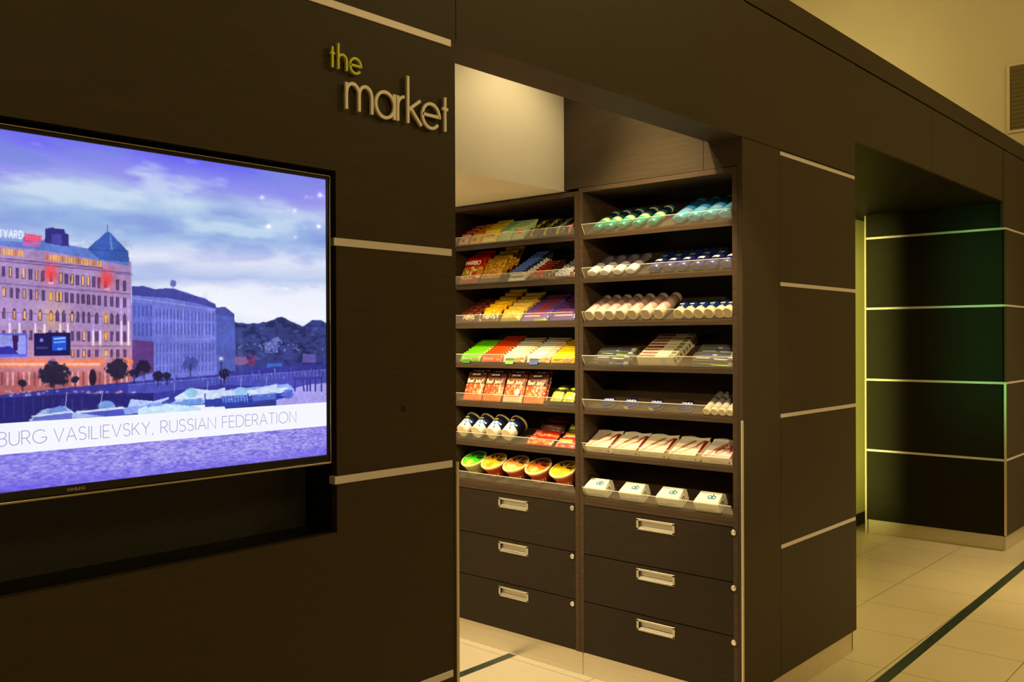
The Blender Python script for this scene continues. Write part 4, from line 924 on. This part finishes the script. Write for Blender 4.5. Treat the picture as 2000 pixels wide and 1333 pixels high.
for p_, y, w_, c_ in ((g1, 1.530, 'red gum bag', 4), (g2, 1.449, 'orange gum bag', 4), (g3, 1.354, 'yellow candy bag', 4), (g4, 1.255, 'mint green candy bag with red print', 3), (g5, 1.168, 'pale green candy bag with pink print', 3)):
    file_of(p_, w_, 'candy bag', w_+'s', 0, y, .018, .034, c_, 58, .0, .0)
def clipbag(nm, band, seed): return panel_bag(nm, .062, .066, .018, [(0, 1, 0, 1, (34, 32, 24)), (0, 1, .12, .9, (44, 42, 30)), (.05, .95, .42, .58, band), (.75, 1, .35, .65, band), (.3, .6, .62, .95, (78, 74, 56)), (.5, .8, .05, .38, (120, 112, 96))], None, 'foil', seed)
for i, (y, bn, cn) in enumerate(((1.083, (224, 170, 50), 'gold'), (1.002, (196, 206, 70), 'lime'), (.927, (150, 172, 110), 'pale green'), (.858, (200, 90, 110), 'pink'))):
    file_of(clipbag('licorice_bag', bn, 20+i), 'dark sweet bag with %s band' % cn, 'candy bag', 'dark sweet bags with %s bands' % cn, 0, y-.0, .020, .044, 3, 54)
# second shelf
hb = panel_bag('gummy_candy_bag', .150, .135, .022, [(0, 1, 0, 1, (190, 22, 20)), (.72, 1, 0, 1, (200, 20, 16))], [('HARIBO', .66, .021, .0052, (246, 236, 220), .098), ('GOLDBAREN', .09, .010, .0022, (240, 220, 180), .07)], seed=31, mot=(.2, .62, [(228, 180, 40), (214, 120, 30), (240, 220, 120), (190, 60, 30), (150, 150, 50), (236, 236, 200)]))
hb2 = panel_bag('gummy_candy_bag', .140, .130, .024, [(0, 1, 0, 1, (196, 150, 30)), (0, .15, 0, 1, (110, 30, 20))], None, seed=32, nx=16, ny=14, mot=(.1, .9, [(222, 176, 36), (206, 150, 24), (240, 200, 70), (190, 110, 30), (150, 120, 30), (240, 120, 50), (214, 180, 60)]))
file_of(hb, 'red gummy candy bag with white lettering', 'candy bag', 'red gummy bags', 1, 1.492, .018, .040, 3, 62)
file_of(hb2, 'gold gummy candy bag', 'candy bag', 'gold gummy bags', 1, 1.352, .018, .048, 4, 58)
def kn():
    f = MB(); f.bag(.054, .108, .0155, lambda a, b: (238, 234, 226) if a < .74 else (40, 50, 84), 8, 8, .0008, 41, crimp=0)
    l = MB(); l.text('Knoppers', (.012, 0, .0167), RD, (1, 0, 0), .014, .0026, (50, 44, 60), fit=.088)
    l.quad((.034, .05, .0165), (.048, .05, .0167), (.048, -.03, .0167), (.034, -.03, .0165), (80, 110, 206))
    return proto('wafer_pack', [(None, f, 'pack'), ('label_lettering', l, 'card')])
file_of(kn(), 'white and blue wafer pack', 'wafer pack', 'white and blue wafer packs', 1, 1.172, .016, .0250, 10, 66)
def bar(nm, L_, H_, T_, c1, c2, tx, tc, seed, th=.010, tww=.0022, ft=None, spots=None):
    f = MB(); f.bag(H_, L_, T_, lambda a, b: c1 if b < .72 else c2, 5, 14, .0006, seed, crimp=0)
    l = MB()
    if tx: l.text(tx, (H_*.28, L_*.12, T_+.0008), RD, (1, 0, 0), th, tww, tc, fit=ft)
    if spots: 
        for (y_, x_, w_, c_) in spots: l.ribbon([(y_-w_/2, x_), (y_+w_/2, x_)], (0, 0, T_+.0005), RD, (1, 0, 0), w_*.6, .0002, c_)
    return proto(nm, [(None, f, 'foil')]+([('label_lettering', l, 'card')] if tx or spots else []))
ms = bar('chocolate_bar', .118, .034, .015, (56, 26, 12), (70, 34, 16), 'Mars', (222, 60, 30), 51, .019, .005, .080)
sn = bar('chocolate_bar', .104, .030, .015, (96, 52, 22), (110, 60, 26), 'SNICKERS', (206, 208, 226), 52, .016, .0045, .082)
file_of(ms, 'dark brown chocolate bar with red lettering', 'chocolate bar', 'dark brown bars with red lettering', 1, 1.034, .016, .024, 7, 66)
file_of(sn, 'brown chocolate bar with white lettering', 'chocolate bar', 'brown bars with white lettering', 1, .880, .016, .024, 7, 66)
# third shelf
mm = panel_bag('chocolate_candy_bag', .062, .155, .020, [(0, 1, 0, 1, (70, 30, 16)), (.6, 1, 0, 1, (90, 40, 22)), (.1, .5, .38, .62, (176, 80, 50))], [("M&M's", .16, .021, .005, (236, 220, 190), .075)], seed=61, mot=(.62, .95, [(90, 36, 20), (130, 60, 40), (60, 26, 16)]))
mp = panel_bag('peanut_candy_bag', .078, .118, .023, [(0, 1, 0, 1, (240, 178, 6)), (0, .4, 0, 1, (120, 84, 20))], [("M&M's", .12, .019, .005, (240, 230, 210), .080)], seed=62, mot=(.45, 1, [(242, 184, 10), (246, 200, 40), (232, 160, 6)]))
yb = panel_bag('yellow_candy_bag', .070, .130, .019, [(0, 1, 0, 1, (238, 196, 70)), (0, .15, 0, 1, (160, 150, 50))], None, seed=63, mot=(.15, 1, [(240, 200, 76), (232, 180, 50), (246, 214, 110)]))
file_of(mm, 'brown chocolate candy bag with pale lettering', 'candy bag', 'brown candy bags', 2, 1.486, .018, .036, 5, 62)
file_of(mp, 'bright yellow peanut candy bag with dark foot', 'candy bag', 'bright yellow peanut bags', 2, 1.346, .018, .041, 6, 62)
file_of(yb, 'pale yellow candy bag', 'candy bag', 'pale yellow candy bags', 2, 1.2155, .018, .036, 6, 58)
pc = panel_bag('chocolate_tablet', .048, .160, .0135, [(0, 1, 0, 1, (112, 76, 170)), (0, .3, 0, 1, (130, 100, 190)), (.0, .2, .5, 1, (150, 190, 80)), (.4, .6, .1, .7, (226, 190, 190)), (.6, .8, .3, .8, (170, 60, 70))], None, seed=64)
pc2 = panel_bag('chocolate_tablet', .048, .150, .0135, [(0, 1, 0, 1, (104, 70, 164)), (0, .3, 0, 1, (96, 66, 170)), (.4, .62, .2, .9, (220, 190, 210)), (.65, .85, .2, .8, (120, 50, 90))], None, seed=65)
file_of(pc, 'purple chocolate packet with green corner', 'chocolate', 'purple chocolate packets with green corners', 2, 1.069, .018, .027, 8, 58)
file_of(pc2, 'plain purple chocolate packet', 'chocolate', 'plain purple chocolate packets', 2, .905, .018, .027, 8, 58)
# fourth shelf: five files of cereal bars
def cb(c1, c2, tx, tc, spots, seed): return bar('cereal_bar', .138, .038, .013, c1, c2, tx, tc, seed, .012, .0024, .062, spots)
F4 = [(cb((112, 206, 20), (120, 196, 30), 'Balisto', (220, 236, 190), [(.045, .012, .02, (214, 130, 30)), (-.02, .006, .05, (60, 120, 20))], 71), 1.482, 'green cereal bar', 9, 0),
      (cb((240, 80, 20), (236, 90, 30), 'Balisto', (250, 190, 160), [(.045, .012, .018, (230, 140, 50)), (.055, .024, .014, (190, 50, 20))], 72), 1.338, 'orange cereal bar', 11, 0),
      (cb((236, 232, 214), (238, 216, 170), 'corny', (60, 70, 40), [(.030, .014, .03, (214, 150, 70)), (.052, .02, .02, (190, 130, 60)), (-.02, .005, .05, (120, 170, 70))], 73), 1.194, 'white cereal bar with green foot', 10, 0),
      (cb((232, 230, 220), (240, 206, 160), 'corny', (60, 60, 60), [(.030, .014, .03, (220, 160, 100)), (.052, .02, .02, (200, 130, 80)), (-.02, .005, .05, (60, 90, 160))], 74), 1.044, 'white cereal bar with blue foot', 10, 0),
      (cb((246, 206, 10), (240, 190, 20), 'corny', (80, 60, 30), [(.030, .014, .03, (220, 120, 60)), (.05, .02, .02, (230, 150, 60))], 75), .8965, 'yellow cereal bar', 9, 0)]
for p_, y, w_, c_, _ in F4: file_of(p_, w_, 'cereal bar', w_+'s', 3, y, .016, .0195, c_, 70)
# fifth shelf: four jerky bags upright, two yellow green bags in a black tray
def jerky(c1, seed, alt=0):
    p = panel_bag('jerky_bag', .150, .124, .016, [(0, 1, 0, 1, c1), (.82, 1, 0, 1, (90, 40, 30)), (.84, .95, .3, .72, (26, 22, 26)), (.55, .80, 0, 1, (110, 60, 40) if not alt else (140, 80, 50)), (0, .18, 0, 1, (230, 120, 50) if not alt else (216, 190, 160))],
      [("JACK LINK'S", .86, .008, .0018, (225, 220, 210), .052), ('Beef Jerky', .60, .019, .0034, (240, 220, 190), .096)], seed=seed, nx=16, ny=14, mot=(.18, .54, [(226, 96, 50), (236, 130, 70), (214, 70, 40), (240, 170, 130), (200, 80, 50)]))
    l = MB(); l.rings([(.0212, .016, .016, (244, 214, 200)), (.0216, .016, .016, (244, 214, 200))], 18, 'z', (.05, -.032, 0))
    if alt: 
        me = l.mesh('round_badge'); me.materials.append(M['card']); p[1].append(('round_badge', me))
    return p
for i, y in enumerate((1.472, 1.342, 1.207, 1.075)):
    p_ = jerky(((220, 90, 44), (226, 96, 46), (196, 120, 80), (214, 110, 90))[i], 80+i, int(i == 2))
    for q in range(2):
        put(p_, 'beef jerky bag on the fifth shelf, %s from the television wall, %s' % (('first', 'second', 'third', 'fourth')[i], ('in front', 'behind it')[q]), 'jerky bag', 'beef jerky bags', 4, y-.003*q, .018+.026*q, 0, 70, spin=(0, 0, 2, -2)[i] if False else 0)
tray = MB().box(0, .10, -.078, .078, 0, .003, (12, 12, 12)).box(0, .003, -.078, .078, .003, .024, (12, 12, 12)).box(.097, .1, -.078, .078, .003, .024, (12, 12, 12)).box(.003, .097, -.078, -.075, .003, .024, (12, 12, 12)).box(.003, .097, .075, .078, .003, .024, (12, 12, 12))
put(proto('display_tray', [(None, tray, 'card')]), 'shallow black tray holding the yellow green snack bags', 'tray', None, 4, .907, .016)
sg_ = panel_bag('snack_bag', .080, .068, .028, [(0, 1, 0, 1, (206, 210, 60)), (.7, 1, 0, 1, (60, 56, 24))], None, seed=90, mot=(.1, .68, [(214, 216, 66), (190, 196, 50), (222, 222, 100), (160, 170, 40)]))
for i, y in enumerate((.943, .870)):
    for q in range(2): put(sg_, 'yellow green snack bag in the black tray, %s, %s' % (('away from the divider', 'against the divider')[i], ('front one', 'rear one')[q]), 'snack bag', 'yellow green snack bags', 4, y, .024+.034*q, .004, 48)
# sixth shelf: four tapered tubs, red snack bags
def tub():
    NB = (22, 26, 66)
    f = MB().rings([(0, .030, .030, (244, 226, 190)), (.002, .0325, .0325, (246, 236, 220)), (.016, .0335, .0335, (240, 240, 245)), (.040, .0365, .0365, NB), (.098, .0435, .0435, NB), (.100, .040, .040, NB)], 28, c0=(0, 0, .044))
    lab = MB()
    for j in range(10):
        for kx_ in range(5):
            a0, a1 = math.radians(30+j*12), math.radians(42+j*12); x0_, x1_ = .016+kx_*.0085, .016+(kx_+1)*.0085
            r0, r1 = .0338+(x0_-.016)*.12, .0338+(x1_-.016)*.12
            c_ = (240, 242, 248) if (j*3+kx_*5) % 7 else (30, 34, 44)
            if kx_ > 2 and j % 3: c_ = (110, 160, 232)
            lab.quad((x0_, r0*math.cos(a0), .044+r0*math.sin(a0)), (x0_, r0*math.cos(a1), .044+r0*math.sin(a1)), (x1_, r1*math.cos(a1), .044+r1*math.sin(a1)), (x1_, r1*math.cos(a0), .044+r1*math.sin(a0)), c_)
    for q in range(5): lab.ribbon([(-.012+q*.005, 0), (-.009+q*.005, .0)], (.070, 0, .0855), RD, (1, 0, .12), .010, .0004, (206, 180, 60))
    lid = MB().rings([(.098, .0440, .0440, (214, 196, 140)), (.099, .0465, .0465, (222, 204, 150)), (.108, .0470, .0470, (200, 180, 130)), (.110, .045, .045, (190, 170, 120))], 28, c0=(0, 0, .044))
    return proto('snack_tub', [(None, f, 'card'), ('cow_label', lab, 'card'), ('lid', lid, 'plastic')])
tbp = tub()
for i, y in enumerate((1.524, 1.426, 1.327, 1.225)):
    put(tbp, 'navy tub with cow picture on the sixth shelf, %s from the television wall' % ('first', 'second', 'third', 'fourth')[i], 'tub', 'navy tubs with cow pictures', 5, y, .016, .004)
r1 = panel_bag('snack_bag', .056, .156, .014, [(0, 1, 0, 1, (206, 50, 40)), (.5, .9, .05, .3, (226, 120, 120))], None, seed=95, nx=8, ny=16, mot=(.08, .5, [(236, 150, 60), (226, 110, 50), (240, 180, 90), (210, 60, 40)]))
r2 = panel_bag('snack_bag', .056, .118, .014, [(0, 1, 0, 1, (214, 60, 60)), (.5, .85, .08, .65, (246, 214, 50)), (.45, .5, 0, 1, (244, 214, 210)), (.0, .4, .1, .9, (206, 70, 66)), (.1, .45, .0, .12, (240, 190, 160))], None, seed=96)
r3 = panel_bag('snack_bag', .060, .110, .017, [(0, 1, 0, 1, (90, 90, 40)), (.4, .8, .1, .9, (196, 206, 60))], None, seed=97)
r4 = panel_bag('snack_bag', .060, .150, .017, [(0, 1, 0, 1, (70, 36, 40)), (.3, .7, .2, .9, (120, 60, 50))], None, seed=98)
file_of(r1, 'red snack bag with orange snack picture', 'snack bag', 'red snack bags with orange pictures', 5, 1.045, .018, .050, 2, 44)
file_of(r2, 'red snack bag with yellow band', 'snack bag', 'red snack bags with yellow bands', 5, .888, .018, .050, 2, 44)
file_of(r4, 'dark maroon snack bag', 'snack bag', 'dark maroon snack bags', 5, 1.045, .122, .036, 3, 56)
file_of(r3, 'dull green snack bag', 'snack bag', 'dull green snack bags', 5, .893, .122, .036, 3, 56)
# lowest shelf: five noodle bowls
def bowl(c1, c2, c3, cup, seed):
    f = MB().rings([(0, .036, .036, (236, 214, 196)), (.002, .040, .040, cup), (.030, .050, .050, cup), (.050, .060, .060, (240, 214, 150)), (.056, .064, .064, (246, 226, 170)), (.059, .0645, .0645, (246, 226, 170)), (.0592, .060, .060, (246, 226, 170))], 32, 'z')
    lab = MB()
    for j in range(9):
        a0, a1 = math.radians(140+j*14), math.radians(148+j*14)
        for z0_, z1_, r0, r1_ in ((.008, .026, .0428, .0489),):
            lab.quad((r0*math.cos(a0), r0*math.sin(a0), z0_), (r0*math.cos(a1), r0*math.sin(a1), z0_), (r1_*math.cos(a1), r1_*math.sin(a1), z1_), (r1_*math.cos(a0), r1_*math.sin(a0), z1_), (250, 230, 190) if j % 2 else c3)
    lid = MB(); n = 28; R = random.Random(seed)
    def P(rr, a): h = .0600+.003*(1-(rr/.064)**2); return (rr*math.cos(a), rr*math.sin(a), h)
    rs = [0.0001, .016, .030, .044, .056, .0635]
    for k_ in range(5):
        for i in range(n):
            a0, a1 = 2*math.pi*i/n, 2*math.pi*(i+1)/n; am = (a0+a1)/2; x_, y_ = rs[k_]*math.cos(am), rs[k_]*math.sin(am)
            c_ = c1
            if x_ < -.012 and y_ < .03: c_ = c2
            if (x_+.028)**2+(y_+.012)**2 < .017**2: c_ = c3
            if x_ > .004: c_ = (40, 38, 40) if k_ in (1, 2) and i % 3 else tuple(int(v*.75) for v in c1)  # shade painted into the rear half of the lid, around black lettering
            if k_ == 4: c_ = (248, 224, 150) if c1[1] < 190 or c1[0] > 200 else (200, 226, 130)
            lid.quad(P(rs[k_], a0), P(rs[k_+1], a0), P(rs[k_+1], a1), P(rs[k_], a1), c_)
    for g_ in (f, lab, lid):
        for i, v in enumerate(g_.v): g_.v[i] = (v[0]*1.06, v[1]*1.06, v[2]*1.3)
    return proto('noodle_bowl', [(None, f, 'card'), ('cup_label', lab, 'card'), ('foil_lid', lid, 'pack')])
for i, (y, c1, c2, c3, cup, cn) in enumerate(((1.486, (60, 196, 20), (120, 214, 50), (226, 214, 100), (196, 200, 130), 'green'), (1.350, (240, 176, 20), (246, 200, 50), (246, 150, 60), (206, 70, 40), 'amber'), (1.207, (236, 140, 60), (246, 180, 100), (250, 200, 130), (206, 80, 50), 'pale orange'), (1.067, (226, 96, 20), (240, 150, 60), (246, 190, 110), (200, 70, 50), 'deep orange'), (.918, (240, 180, 16), (250, 214, 40), (246, 170, 60), (206, 90, 50), 'yellow'))):
    put(bowl(c1, c2, c3, cup, 100+i), 'instant noodle bowl with %s lid on the lowest shelf of the farther unit' % cn, 'noodle bowl', 'instant noodle bowls', 6, y, .084, .001, spin=-18)
